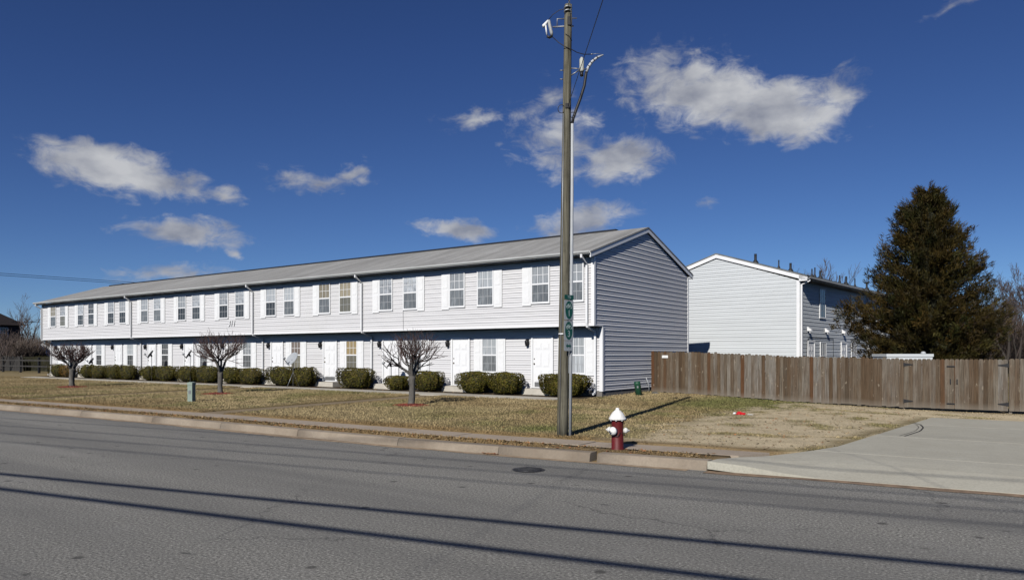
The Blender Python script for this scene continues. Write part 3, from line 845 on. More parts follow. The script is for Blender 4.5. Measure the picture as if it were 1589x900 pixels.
# roof with stepped shingle courses
def roof(root, m, x0, x1, ye0, yr, ye1, zr, sl, to_local):
    for nm, ye in (('roof_slope', ye0), ('roof_slope', ye1)):
        mb = MB(); n = 34; sgn = 1 if ye < yr else -1
        for i in range(n):
            ya = ye + (yr - ye) * i / n; yb = ye + (yr - ye) * (i + 1) / n
            za = zr - sl * abs(yr - ya); zb = zr - sl * abs(yr - yb)
            mb.face([to_local(x0, ya, za + .014), to_local(x1, ya, za + .014), to_local(x1, yb, zb + .004), to_local(x0, yb, zb + .004)][::sgn])
            mb.face([to_local(x0, ya, za - .004), to_local(x1, ya, za - .004), to_local(x1, ya, za + .014), to_local(x0, ya, za + .014)][::sgn])
            for xx in (x0, x1):
                mb.face([to_local(xx, ya, za - .05), to_local(xx, yb, zb - .05), to_local(xx, yb, zb + .004), to_local(xx, ya, za + .014)])
        mb.face([to_local(x0, ye, zr - sl * abs(yr - ye) - .05), to_local(x1, ye, zr - sl * abs(yr - ye) - .05), to_local(x1, yr, zr - .05), to_local(x0, yr, zr - .05)])
        mb.build(nm, m, root)
ZR = 7.33
YE0, YE1 = 23.80, 33.70
roof(row, M['roof'], -60.78, -13.44, YE0, RY, YE1, ZR, .318, L_)
ze0 = ZR - .318 * (RY - YE0)
# rake boards and soffits
def rake(root, xa, xb, y0, yr, y1, zr, sl, to_local, m, h=.20):
    for ye in (y0, y1):
        d = ze_ = zr - sl * abs(yr - ye)
        mb = MB()
        mb.hexa([to_local(xa, ye, ze_ - .052 - h), to_local(xb, ye, ze_ - .052 - h), to_local(xb, yr, zr - .052 - h), to_local(xa, yr, zr - .052 - h), to_local(xa, ye, ze_ - .052), to_local(xb, ye, ze_ - .052), to_local(xb, yr, zr - .052), to_local(xa, yr, zr - .052)])
        mb.build('rake_board', m, root)
rake(row, -13.50, -13.455, YE0 - .0, RY, YE1, ZR, .318, L_, M['trim'], .17)
rake(row, -60.75, -60.70, YE0, RY, YE1, ZR, .318, L_, M['trim'], .17)
mb = MB(); lbox(mb, -60.7, -13.50, YE0 + .02, BYU + .02, 5.625, 5.645); lbox(mb, -60.7, -13.50, BYR - .02, YE1 - .02, 5.552, 5.572); mb.build('soffit', M['soffit'], row)
mb = MB(); lbox(mb, -60.72, -13.50, YE0 - .0, YE0 + .022, 5.665, ze0 - .056); mb.build('fascia', M['trim'], row)
# gutter (hollow, ogee-like)
mb = MB()
prof = [(0, 0), (-.075, 0), (-.105, .045), (-.125, .055), (-.125, .12), (-.115, .12), (-.11, .066), (-.07, .012), (-.008, .012), (-.008, .12), (0, .12)]
mb.prism([L_(-60.80, YE0 + p[0], 5.655 + p[1]) for p in prof], (47.33, 0, 0)); mb.build('gutter', M['gutter'], row)
mb = MB(); mb.prism([L_(-60.80, YE1 - p[0], 5.655 + p[1]) for p in prof], (47.33, 0, 0)); mb.build('gutter', M['gutter'], row)
for xd in (-60.42, -47.38, -34.51, -26.02, -13.80):
    mb = MB(); k = 1.0
    mb.tube([L_(xd - .02, YE0 - .06, 5.66), L_(xd - .02, YE0 - .06, 5.56), L_(xd, BYU - .085, 5.30), L_(xd, BYU - .085, 3.12), L_(xd, BYU - .06, 2.98), L_(xd, BYL - .085, 2.78), L_(xd, BYL - .085, .62), L_(xd, BYL - .16, .45), L_(xd, BYL - .3, .42)], .055, 4, square=True)
    mb.build('downspout', M['trim'], row)
mb = MB(); lbox(mb, -59.6, -14.95, RY - .13, RY + .13, ZR - .02, ZR + .055); mb.build('ridge_vent', M['black_vent'], row)
# windows, shutters, doors, lanterns, stoops
UPV = [('p_tan', 'p_lace', 's_grey', 's_tan'), ('p_lace', 'p_dark', 's_dark', 's_dark'), ('p_lace', 'p_white', 's_dark', 's_dark'), ('p_white', 'p_lace', 's_grey', 's_grey'), ('p_white', 'p_lace', 's_dark', 's_dark'), ('p_lace', 'p_lace', 's_dark', 's_dark'), ('p_white', 'p_white', 's_dark', 's_grey'), ('p_tan', 'p_tan', 's_grey', 's_tan'), ('p_lace', 'p_lace', 's_grey', 's_grey'), ('p_white', 'p_white', 's_grey', 's_grey'), ('p_white', 'p_white', 's_grey', 's_grey')]
LOV = [('p_lace', 's_grey'), ('p_lace', 's_dark'), ('p_white', 's_dark'), ('p_dark', 's_dark'), ('p_lace', 's_grey'), ('p_lace', 's_grey'), ('p_brown', 's_tan'), ('p_gold', 's_tan'), ('p_lace', 's_grey'), ('p_white', 's_grey'), ('p_white', 'p_white')]
for i in range(11):
    x0 = -59.44 + 4.265 * i
    yu = BYU - OY
    link('shutter', shutter_mesh(.42, 1.55), row, L_(x0, BYU, 3.87))
    window(row, L_(x0 + .43, BYU, 3.95), 0, .87, 1.49, UPV[i][0], UPV[i][2])
    window(row, L_(x0 + 1.96, BYU, 3.95), 0, .87, 1.49, UPV[i][1], UPV[i][3])
    if i < 10: link('shutter', shutter_mesh(.42, 1.55), row, L_(x0 + 2.835, BYU, 3.87))
    door(row, L_(x0, BYL, .575), 0, i > 4)
    link('shutter', shutter_mesh(.42, 1.52), row, L_(x0 + 1.275, BYL, 1.12))
    window(row, L_(x0 + 1.70, BYL, 1.17), 0, .83, 1.46, LOV[i][0], LOV[i][1])
    link('shutter', shutter_mesh(.42, 1.52), row, L_(x0 + 2.535, BYL, 1.12))
    link('wall_lantern', lantern_mesh(), row, L_(x0 - .17, BYL, 2.46))
    mb = MB(); lbox(mb, x0 - .15, x0 + 1.28, BYL - .52, BYL - .02, .1, .56)
    mb.build('stoop', M['concrete'], row)
# raised house number on the upper wall
def text_mesh(txt, size, depth, m, shear=0.0, align='CENTER'):
    cu = bpy.data.curves.new('txt', 'FONT'); cu.body = txt; cu.size = size; cu.extrude = depth; cu.shear = shear; cu.align_x = align; cu.align_y = 'CENTER'
    o = bpy.data.objects.new('txt', cu); COL.objects.link(o)
    dg = bpy.context.evaluated_depsgraph_get(); me = bpy.data.meshes.new_from_object(o.evaluated_get(dg))
    bpy.data.objects.remove(o); me.materials.clear(); me.materials.append(m); return me
link('house_number', text_mesh('311', .46, .012, M['trim'], .25), row, L_(-36.5, BYU - .055, 3.64), (R(90), 0, 0))
# service pipe stub at gable foot
mb = MB(); mb.tube([L_(-13.50, 28.9, .30), L_(-13.48, 28.85, .62), L_(-13.49, 28.6, .95)], .018, 6); mb.build('cable_stub', M['grey_pvc'], row)
mb = MB(); mb.tube([L_(-23.36, BYU - .042, 3.94), L_(-23.35, BYU - .042, 3.06)], .006, 4); mb.build('wall_cable', M['black_rubber'], row)

# ---- the second building behind the fence, end-on
C2 = (-9.70, 38.2, .30)
b2 = thing('apartment_block', 'pale two storey sided building standing end-on behind the wooden fence with black roof pipes', 'apartment building', C2, R(-5))
Wd, Ln = 8.75, 46.0
H2 = 5.62 - .30; SL2 = .335
mb = MB(); mb.box(-Wd + .01, -.008, .008, Ln, -.1, H2)
mb.prism([(-Wd + .01, .008, H2 + .001), (-.008, .008, H2 + .001), (-Wd / 2, .008, H2 + Wd / 2 * SL2)], (0, Ln - .02, 0)); mb.build('wall', M['vinyl2'], b2)
siding(b2, M['vinyl2'], 'x', 0, -Wd, 0, .24, 6.9, (0, H2, SL2))
siding(b2, M['vinyl2'], 'y', 0, 0, Ln, .24, H2 - .05)
mb = MB(); mb.box(-Wd, .004, -.01, Ln, -.2, .235); mb.build('foundation', M['found'], b2)
for (x0, x1, y0, y1) in ((-.12, .042, -.042, .11), (-Wd - .04, -Wd + .1, -.042, .1)):
    MB().box(x0, x1, y0, y1, .22, H2).build('corner_post', M['trim'], b2)
ZR2 = 7.36 - .30; RX2 = -Wd / 2; EX = .42
def T2(x, y, z): return (y, x, z)        # roof helper runs its ridge along x; swap to run along y
roof(b2, M['roof2'], -.12, Ln + .1, RX2 - Wd / 2 - EX, RX2, RX2 + Wd / 2 + EX, ZR2, .318, T2)
rake(b2, -.10, -.055, RX2 - Wd / 2 - EX, RX2, RX2 + Wd / 2 + EX, ZR2, .318, T2, M['trim'], .20)
ez = ZR2 - .318 * (Wd / 2 + EX)
mb = MB(); mb.box(.0, EX - .02, -.05, Ln, ez - .20, ez - .18); mb.build('soffit', M['soffit'], b2)
mb = MB(); mb.prism([(EX - .40, -.10, ez - .25), (EX - .01, -.10, ez - .25), (EX + .02, -.10, ez - .06), (EX - .40, -.10, ez + .05)], (0, .045, 0)); mb.build('eave_return', M['trim'], b2)
mb = MB(); prof2 = [(EX + .0 - p[0], p[1]) for p in prof]
mb.prism([(p[0], -.04, ez - .175 + p[1]) for p in prof2][::-1], (0, Ln, 0)); mb.build('gutter', M['gutter'], b2)
mb = MB(); mb.tube([(EX + .06, .10, ez - .17), (EX + .06, .10, ez - .24), (.085, .10, ez - .42), (.085, .10, .1)], .055, 4, square=True); mb.build('downspout', M['trim'], b2)
mb = MB(); mb.tube([(.085, 11.75, ez - .3), (.085, 11.75, .1)], .055, 4, square=True); mb.build('downspout', M['trim'], b2)
for k in range(11):
    y0 = 1.1 + 5.55 * k - (.0 if k < 1 else .05)
    if y0 > Ln - 5: break
    door(b2, (0, y0, .24), R(90), False)
    window(b2, (0, y0 + 1.95, .80), R(90), .95, 1.50, 'p_white' if k % 2 == 0 else 'p_lace', 's_grey' if k % 2 == 0 else 's_dark')
    window(b2, (0, y0 + 1.85, 3.57), R(90), .95, 1.55, 's_dark', 'p_dark')
hoodm = None
for y_ in (1.2, 3.97, 6.93, 9.44, 12.59, 15.3, 18.39, 21.4, 24.3):
    mb = MB(); mb.prism([(.004, -.11, -.02), (.004, -.11, .2), (.20, -.11, .03), (.22, -.11, -.04)], (0, .22, 0))
    mb.tube([(.12, 0, -.02), (.14, 0, -.14)], .05, 8)
    mb.build('vent_hood', M['hood'], b2, (.0, y_, 2.86))
# vent pipes through the near slope
for (xl, yl, h, r_) in ((-4.0, 4.3, .62, .085), (-4.0, 7.9, .62, .045), (-4.0, 9.9, .62, .085), (-4.0, 13.9, .6, .05), (-2.51, 9.96, .72, .045), (-4.0, 15.6, .62, .085), (-4.0, 19.9, .66, .05), (-4.0, 21.5, .72, .085), (-3.6, 22.3, .72, .05), (-4.0, 27, .7, .085)):
    zz = ZR2 - .318 * abs(xl - RX2)
    mb = MB(); mb.lathe([(r_ * 2.1, -.05), (r_ * 2.1, .02), (r_ * 1.1, .14), (r_ * .9, .16), (r_ * .9, h * .82), (r_ * .6, h * .82)], (xl, yl, zz), 'z', 10); mb.build('vent_pipe', M['black_vent'], b2)
# wires stapled to the near side
mb = MB(); mb.tube([(.045, 1.0, 1.6), (.045, 1.05, 2.35), (.045, 1.3, 2.5), (.045, 5.2, 2.5), (.045, 5.25, .3)], .012, 4); mb.build('wall_cable', M['black_rubber'], b2)

# ------------------------------------------------------------------ wooden fence and gates
FY = 29.12
PW, PH = .137, 1.72
def picket_mesh(h):
    def mk():
        w = PW / 2; c = .03
        poly = [(-w, 0, 0), (w, 0, 0), (w, 0, h - .04), (w - c, 0, h), (-w + c, 0, h), (-w, 0, h - .04)]
        return MB().prism(poly, (0, .018, 0)).mesh('picket', M['picket'])
    return cached(('pk', round(h, 2)), mk)
fence = thing('wooden_fence', 'tall weathered brown picket privacy fence running from the white wall to the gates', 'fence', (-13.42, FY, .3))
def fz(x): return float(np.interp(x, [-13.5, -11.5, -7.5, -3.8, 5], [.335, .305, .135, .075, .06]))
x = -13.42 + PW / 2 - .0685
k = 0
fpitch = (-3.855 + 13.42 - PW / 2) / round((-3.855 + 13.42 - PW / 2) / (PW + .0012))
while x < -3.86:
    dz = fz(x) + rnd.uniform(-.022, .018)
    dy = rnd.uniform(-.006, .006)
    o = link('picket', picket_mesh(PH if k % 5 else PH + .02), fence, (x - fence.location.x, dy, dz - .3), (rnd.uniform(-.006, .006), rnd.uniform(-.0035, .0035), rnd.uniform(-.02, .02)))
    x += fpitch; k += 1
XG0 = -3.86
for h in (.35, .95, 1.5):
    mb = MB(); mb.hexa([(0, .022, fz(-13.4) - .3 + h), (9.5, .022, fz(-3.9) - .3 + h), (9.5, .06, fz(-3.9) - .3 + h), (0, .06, fz(-13.4) - .3 + h), (0, .022, fz(-13.4) - .3 + h + .09), (9.5, .022, fz(-3.9) - .3 + h + .09), (9.5, .06, fz(-3.9) - .3 + h + .09), (0, .06, fz(-13.4) - .3 + h + .09)])
    mb.build('rail', M['picket'], fence)
for xp in (-13.3, -10.9, -8.5, -6.2, -3.86):
    MB().box(-.045, .045, .062, .152, -.2, 1.66).build('fence_post', M['picket'], fence, (xp + 13.42, 0, fz(xp) - .3))
def gate(x0, x1, label, hinge_left):
    g = thing('fence_gate', label, 'gate', (x0, FY, 0), 0, 'gate leaves in the wooden fence')
    n = int(round((x1 - x0) / (PW + .004))); st_ = (x1 - x0) / n
    for i in range(n):
        xx = st_ * (i + .5)
        link('picket', picket_mesh(1.70), g, (xx, rnd.uniform(-.004, .004), fz(x0) + .0 + rnd.uniform(-.006, .006)), (0, rnd.uniform(-.004, .004), 0))
    for h in (.3, 1.45):
        MB().box(.02, x1 - x0 - .02, .022, .06, fz(x0) + h, fz(x0) + h + .09).build('rail', M['picket'], g)
    for h in (.22, 1.50):
        s_ = 1 if hinge_left else -1; xo = .0 if hinge_left else x1 - x0
        mb = MB(); mb.prism([(xo - s_ * .02, -.012, fz(x0) + h - .07), (xo - s_ * .02, -.012, fz(x0) + h + .07), (xo + s_ * .06, -.012, fz(x0) + h + .05), (xo + s_ * .28, -.012, fz(x0) + h + .012), (xo + s_ * .28, -.012, fz(x0) + h - .012), (xo + s_ * .06, -.012, fz(x0) + h - .05)], (0, .006, 0))
        mb.build('strap_hinge', M['darkmetal'], g)
    if hinge_left:
        MB().box(x1 - x0 - .06, x1 - x0 + .05, .020, .04, fz(x0) + .02, fz(x0) + 1.66).build('stop_board', M['picket'], g)
        for h in (.18, 1.45):
            MB().box(x1 - x0 - .22, x1 - x0 + .02, -.03, -.012, fz(x0) + h - .02, fz(x0) + h + .02).build('slide_bolt', M['darkmetal'], g)
        MB().box(x1 - x0 - .12, x1 - x0 - .09, -.05, -.012, fz(x0) + .86, fz(x0) + 1.02).build('gate_handle', M['darkmetal'], g)
    else:
        MB().box(.06, .09, -.05, -.012, fz(x0) + .86, fz(x0) + 1.02).build('gate_handle', M['darkmetal'], g)
    return g
gate(-3.84, -2.32, 'left leaf of the double picket gate at the end of the driveway', True)
gate(-2.305, -.80, 'right leaf of the double picket gate with hinges at its right edge', False)
f2 = thing('wooden_fence', 'short piece of picket fence at the right edge beyond the gates', 'fence', (-.76, FY, 0))
x = 0.06
while x < 4.2:
    link('picket', picket_mesh(PH), f2, (x, rnd.uniform(-.005, .005), .07 + rnd.uniform(-.01, .01)), (0, rnd.uniform(-.006, .006), 0)); x += PW + .005
for h in (.35, 1.5): MB().box(0, 4.2, .022, .06, h, h + .09).build('rail', M['picket'], f2)
MB().box(-.02, .07, .062, .152, -.1, 1.75).build('fence_post', M['picket'], f2)
sg = thing('fence_sign', 'small white plate screwed high on the fence near its left end', 'sign', (-12.86, FY - .012, 1.84))
MB().box(-.135, .135, -.004, 0, -.055, .055).build('plate', M['white_ceramic'], sg)
mb = MB()
for xa, w_, z_ in ((-.11, .02, .02), (-.06, .018, .0), (-.03, .024, .0), (.005, .02, .0), (.04, .024, .0), (.085, .02, .01)): mb.box(xa, xa + w_, -.0052, -.0042, z_ - .014, z_ + .016)
mb.build('faded_print', M['grey_pvc'], sg, kind='stuff')

# ------------------------------------------------------------------ shrubs
def shrub_mesh(seed, w, d, h, nleaf, warm, rust=False, dark=1.0):
    nleaf = int(nleaf * 2.4)
    r_ = np.random.default_rng(seed)
    dirs = r_.normal(size=(nleaf, 3)); dirs[:, 2] = dirs[:, 2] * .95 + .1
    dirs /= np.linalg.norm(dirs, axis=1)[:, None]
    e = 4.6; k = (np.abs(dirs) ** e).sum(1) ** (-1 / e)        # box-like rounded body
    ph_ = r_.uniform(0, 6, 3)
    lump = 1 + .06 * np.sin(dirs[:, 0] * 5 + ph_[0]) * np.cos(dirs[:, 2] * 4 + ph_[1]) + .05 * np.sin(dirs[:, 1] * 9 + dirs[:, 0] * 7 + ph_[2])
    dep = 1 - .15 * r_.random(nleaf) ** 2
    P = dirs * (k * lump * dep)[:, None]
    taper = np.where(P[:, 2] < 0, 1 + .18 * P[:, 2], 1)
    P[:, 0] *= w / 2 * taper; P[:, 1] *= d / 2 * taper; P[:, 2] = h * (.54 + .46 * P[:, 2])
    nrm = dirs + r_.normal(scale=.45, size=dirs.shape); nrm /= np.linalg.norm(nrm, axis=1)[:, None]
    t1 = np.cross(nrm, r_.normal(size=nrm.shape)); t1 /= np.linalg.norm(t1, axis=1)[:, None]; t2 = np.cross(nrm, t1)
    s_ = r_.uniform(.016, .031, nleaf)[:, None]
    V = np.stack([P + t1 * s_ * 1.25, P + t2 * s_ * .7, P - t1 * s_ * 1.25, P - t2 * s_ * .7], 1).reshape(-1, 3)
    a = np.array([.026, .032, .004]); b_ = np.array([.125, .108, .014]); c_ = np.array([.10, .068, .020]) if not rust else np.array([.20, .09, .025])
    u = r_.random((nleaf, 1)); clump = (np.sin(P[:, 0] * 9 + ph_[1]) * np.cos(P[:, 2] * 11 + ph_[2]) * np.sin(P[:, 1] * 9))[:, None] * .5 + .5
    col = a * (1 - u) + b_ * u; mixr = (r_.random((nleaf, 1)) < (warm + .25 * clump * warm)) * 1.0
    col = col * (1 - mixr * .7) + c_ * mixr * .7; col *= (.6 + .7 * clump) * dark
    cc = np.repeat(np.concatenate([np.clip(col, 0, 1), np.ones((nleaf, 1))], 1), 4, 0)
    return npmesh('foliage', V, np.arange(4 * nleaf).reshape(-1, 4), M['leaf'], False, {'tint': cc})
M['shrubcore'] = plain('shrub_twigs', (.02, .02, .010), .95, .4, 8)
def shrub(x0, x1, zt, label, n=2600, warm=.25, y=24.02, d=.95, rust=False):
    w = x1 - x0; xc = (x0 + x1) / 2; zb = .30; h = zt - zb
    g = thing('clipped_shrub', label, 'shrub', (xc, y, zb), 0, 'clipped evergreen shrubs along the front wall')
    link('foliage', shrub_mesh(rnd.randrange(10 ** 6), w, d, h, n, warm, rust), g)
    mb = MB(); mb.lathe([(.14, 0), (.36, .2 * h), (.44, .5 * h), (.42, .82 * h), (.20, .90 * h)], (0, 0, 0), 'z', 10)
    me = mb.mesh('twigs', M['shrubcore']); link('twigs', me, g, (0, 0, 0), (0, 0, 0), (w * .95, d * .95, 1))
    return g
SH = [(-58.31, -56.5, 1.23, 'clipped green shrub at the far left corner of the row, behind the farthest bare tree', 1300, .2, False),
      (-56.5, -55.0, 1.15, 'rusty orange brown shrub touching the farthest green one', 1100, .7, True),
      (-53.65, -52.2, 1.22, 'left shrub of the pair under the second window from the far end', 1200, .25, False),
      (-52.25, -50.4, 1.19, 'right shrub of the pair under the second window from the far end', 1400, .35, False),
      (-50.04, -48.45, 1.25, 'left shrub of the pair just left of the farthest full-height middle downspout', 1300, .3, False),
      (-48.42, -46.5, 1.22, 'right shrub of the pair just left of the farthest full-height middle downspout', 1500, .35, False),
      (-45.61, -44.15, 1.20, 'small left shrub below the farthest mast-mounted dish by the dark window', 1400, .2, False),
      (-44.2, -41.95, 1.22, 'wider right shrub below the dark window with the mast-mounted dish', 1800, .3, False),
      (-41.56, -39.75, 1.24, 'left shrub seen behind the pale green utility post', 1700, .3, False),
      (-39.75, -37.5, 1.26, 'dense shrub directly left of the middle bare tree trunk', 1900, .25, False),
      (-36.97, -35.55, 1.21, 'shrub just right of the middle bare tree trunk', 1600, .2, False),
      (-35.55, -33.55, 1.19, 'yellowish shrub beside the downspout right of the middle bare tree', 1900, .4, False),
      (-32.86, -30.95, 1.29, 'tall shrub left of the big grey dish', 2100, .25, False),
      (-30.9, -29.3, 1.27, 'shrub right in front of the big grey dish', 2000, .35, False),
      (-27.44, -25.25, 1.28, 'single wide flat topped shrub under the gold curtained window', 2700, .3, False),
      (-24.1, -22.97, .96, 'lowest and smallest shrub, just left of the nearest bare tree', 1600, .25, False),
      (-22.5, -20.98, 1.19, 'shrub just right of the nearest bare tree trunk', 2300, .3, False),
      (-19.87, -18.36, 1.20, 'left shrub of the pair between the two nearest doors', 2600, .25, False),
      (-18.23, -16.75, 1.19, 'right shrub of the pair between the two nearest doors', 2600, .25, False),
      (-15.77, -13.75, 1.18, 'wide rounded shrub at the near corner behind the utility pole', 4200, .25, False)]
for a, b, zt, lab, n, w_, ru in SH: shrub(a, b, zt, lab, n, w_, 24.02, 1.0, ru)

# ------------------------------------------------------------------ bare trees
def limb(mb, p, d, L, r0, r1, seg, r_, up=.1, wob=.18, n=5):
    pts = [Vector(p)]; rad = [r0]; d = Vector(d).normalized()
    for i in range(seg):
        d = (d + Vector((r_.uniform(-wob, wob), r_.uniform(-wob, wob), r_.uniform(-wob, wob) + up))).normalized()
        pts.append(pts[-1] + d * (L / seg)); rad.append(r0 + (r1 - r0) * (i + 1) / seg)
    mb.tube(pts, rad, n, caps=False); return pts, d, rad
def crape(loc, label, seed, th, cr, ht, fork, dep0=2):
    """pollarded crape myrtle: trunk, knuckled limbs, dome of thin shoots. th trunk radius, cr crown radius, ht height, fork height of fork"""
    r_ = random.Random(seed)
    g = thing('bare_tree', label, 'tree', loc, 0, 'pruned bare trees on the front lawn')
    tr = MB(); tw = MB()
    trunk_top = Vector((r_.uniform(-.06, .06), r_.uniform(-.05, .05), fork))
    tp = [Vector((0, 0, -.05)), Vector((0, 0, .04))]; tq = [th * 1.6, th * 1.25]
    for i in range(1, 9):
        u = i / 8; tp.append(trunk_top * u + Vector((math.sin(u * 5 + seed) * .022, math.cos(u * 4 + seed) * .02, 0)) * (1 - u)); tq.append(th * (1.12 - .12 * math.sin(u * 3.1)) * r_.uniform(.92, 1.1))
    tr.tube(tp, tq, 11)
    top = ht - fork
    ends = []
    nl = 5
    for i in range(nl):
        a = 2 * math.pi * (i + r_.uniform(-.25, .25)) / nl; sp = r_.uniform(.45, .95)
        d = Vector((math.cos(a) * sp, math.sin(a) * sp, 1))
        L = top * r_.uniform(.24, .36)
        pts, dd, _ = limb(tr, trunk_top - Vector((0, 0, .06)), d, L, th * .62, th * .40, 4, r_, .05, .2, 7)
        tr.lathe([(.0, -th * .5), (th * .5, -th * .2), (th * .52, th * .2), (0, th * .5)], tuple(pts[-1]), 'z', 7)
        for j in range(4):
            a2 = a + r_.uniform(-1.3, 1.3); s2 = r_.uniform(.5, 1.9)
            p2, d2, _ = limb(tr, pts[-1], Vector((math.cos(a2) * s2, math.sin(a2) * s2, 1)), top * r_.uniform(.16, .3), th * .30, th * .17, 3, r_, .05, .25, 5)
            ends.append((p2[-1], d2, a2)); ends.append((p2[1], d2, a2 + 1))
    c = Vector((0, 0, fork + top * .46))
    def inside(q): 
        v = q - c; return (v.x / cr) ** 2 + (v.y / cr) ** 2 + (v.z / (top * .47)) ** 2
    def shoots(p, d, L, r0, dep):
        pts, dd, rad = limb(tw, p, d, L, r0, r0 * .6, 3, r_, .06, .3, 4)
        if inside(pts[-1]) > 1.0 or dep == 0: return
        for k in range(3 if dep > 1 else 2):
            q = pts[-1] if k < 2 else pts[2]
            s2 = Vector((r_.uniform(-1, 1), r_.uniform(-1, 1), r_.uniform(-.1, 1.1)))
            shoots(q, dd + s2 * .85, L * r_.uniform(.65, .95), max(.0042, r0 * .66), dep - 1)
    for (p, d, a2) in ends:
        for k in range(2):
            out = (p - Vector((0, 0, fork))); out.z = 0
            dd = (d + out.normalized() * r_.uniform(0, .9) + Vector((r_.uniform(-.8, .8), r_.uniform(-.8, .8), r_.uniform(-.1, .4))))
            shoots(p, dd, top * r_.uniform(.16, .26) * 1.42, th * .155, dep0)
    tr.build('trunk', M['crapebark'], g); tw.build('crown', M['twig'], g)
    # mulch ring
    return g
crape((-17.02, 18.0, float(lawn(-17, 18))), 'nearest bare pruned tree on the lawn with a forked trunk', 5, .098, .92, 2.5, .98)
crape((-28.6, 18.4, float(lawn(-28, 18))), 'middle bare pruned tree with a dense reddish crown near the pale utility post', 21, .10, 1.12, 2.75, .95)
crape((-41.0, 17.8, float(lawn(-41, 18))), 'farthest bare pruned tree on the lawn, in front of the far end of the row', 33, .125, 1.0, 2.3, .95, 2)
def mulch(x, y, rx_, ry_, label, seed):
    r_ = np.random.default_rng(seed); z0 = float(lawn(x, y))
    g = thing('mulch_ring', label, 'mulch', (x, y, z0), 0, 'red mulch rings round the lawn trees')
    mb = MB(); mb.lathe([(1.0, -.01), (.8, .022), (.45, .045), (.0, .06)], n=22)
    o = mb.build('mound', M['mulchm'], g); o.scale = (rx_, ry_, 1)
    n = 700; a = r_.uniform(0, 2 * math.pi, n); q = np.sqrt(r_.random(n)) * 1.1
    xs = np.cos(a) * q * rx_; ys = np.sin(a) * q * ry_; zs = .06 * np.clip(1 - q, 0, 1) + .005
    ang = r_.uniform(0, 6.28, n); L = r_.uniform(.02, .055, n); w = r_.uniform(.006, .014, n); tl = r_.uniform(-.015, .02, n)
    ca, sa = np.cos(ang), np.sin(ang)
    V = np.stack([np.stack([xs + ca * L, ys + sa * L, zs + tl + .012], 1), np.stack([xs - sa * w, ys + ca * w, zs + .012], 1), np.stack([xs - ca * L, ys - sa * L, zs - tl + .012], 1), np.stack([xs + sa * w, ys - ca * w, zs + .016], 1)], 1).reshape(-1, 3)
    col = np.array([.30, .065, .045]) * r_.uniform(.5, 1.5, (n, 1)); cc = np.repeat(np.concatenate([np.clip(col, 0, 1), np.ones((n, 1))], 1), 4, 0)
    link('chips', npmesh('chips', V, np.arange(4 * n).reshape(-1, 4), M['chips'], False, {'tint': cc}), g, kind='stuff')
M['mulchm'] = plain('red_mulch', (.21, .055, .04), .95, .45, 12, bumps=.6)
mulch(-17.0, 17.95, .62, .50, 'red mulch ring round the nearest bare tree', 1)
mulch(-28.6, 18.3, .72, .60, 'red mulch ring round the middle bare tree', 2)
mulch(-40.95, 17.75, .75, .6, 'red mulch ring round the farthest bare tree on the lawn', 3)

def far_tree(loc, label, seed, ht, spread, group, dens=4, r0=.16, twigr=.018, multi=1):
    r_ = random.Random(seed)
    g = thing('leafless_tree', label, 'tree', loc, 0, group)
    tr = MB(); tw = MB()
    def grow(mb, p, d, L, r, dep):
        pts, dd, rad = limb(mb, p, d, L, r, r * .62, 4 if dep > 2 else 3, r_, .05, .16, 5 if dep > 2 else 3)
        if dep == 0: return
        nb = 3 if dep >= 2 else 4
        for k in range(nb):
            q = pts[-1] if k == 0 else pts[r_.randrange(1, len(pts))]
            s2 = Vector((r_.uniform(-1, 1), r_.uniform(-1, 1), r_.uniform(-.2, .8))) * spread
            grow(tw if dep <= dens - 1 else mb, q, dd * .9 + s2, L * r_.uniform(.55, .82), max(twigr, r * .58), dep - 1)
    for k in range(multi):
        d = Vector((r_.uniform(-.25, .25), r_.uniform(-.25, .25), 1)) if multi > 1 else Vector((0, 0, 1))
        grow(tr, (r_.uniform(-.3, .3) * (multi > 1), r_.uniform(-.3, .3) * (multi > 1), -.1), d, ht * .36, r0, dens)
    tr.build('trunk', M['farbark'], g); tw.build('crown', M['fartwig'], g)
    return g

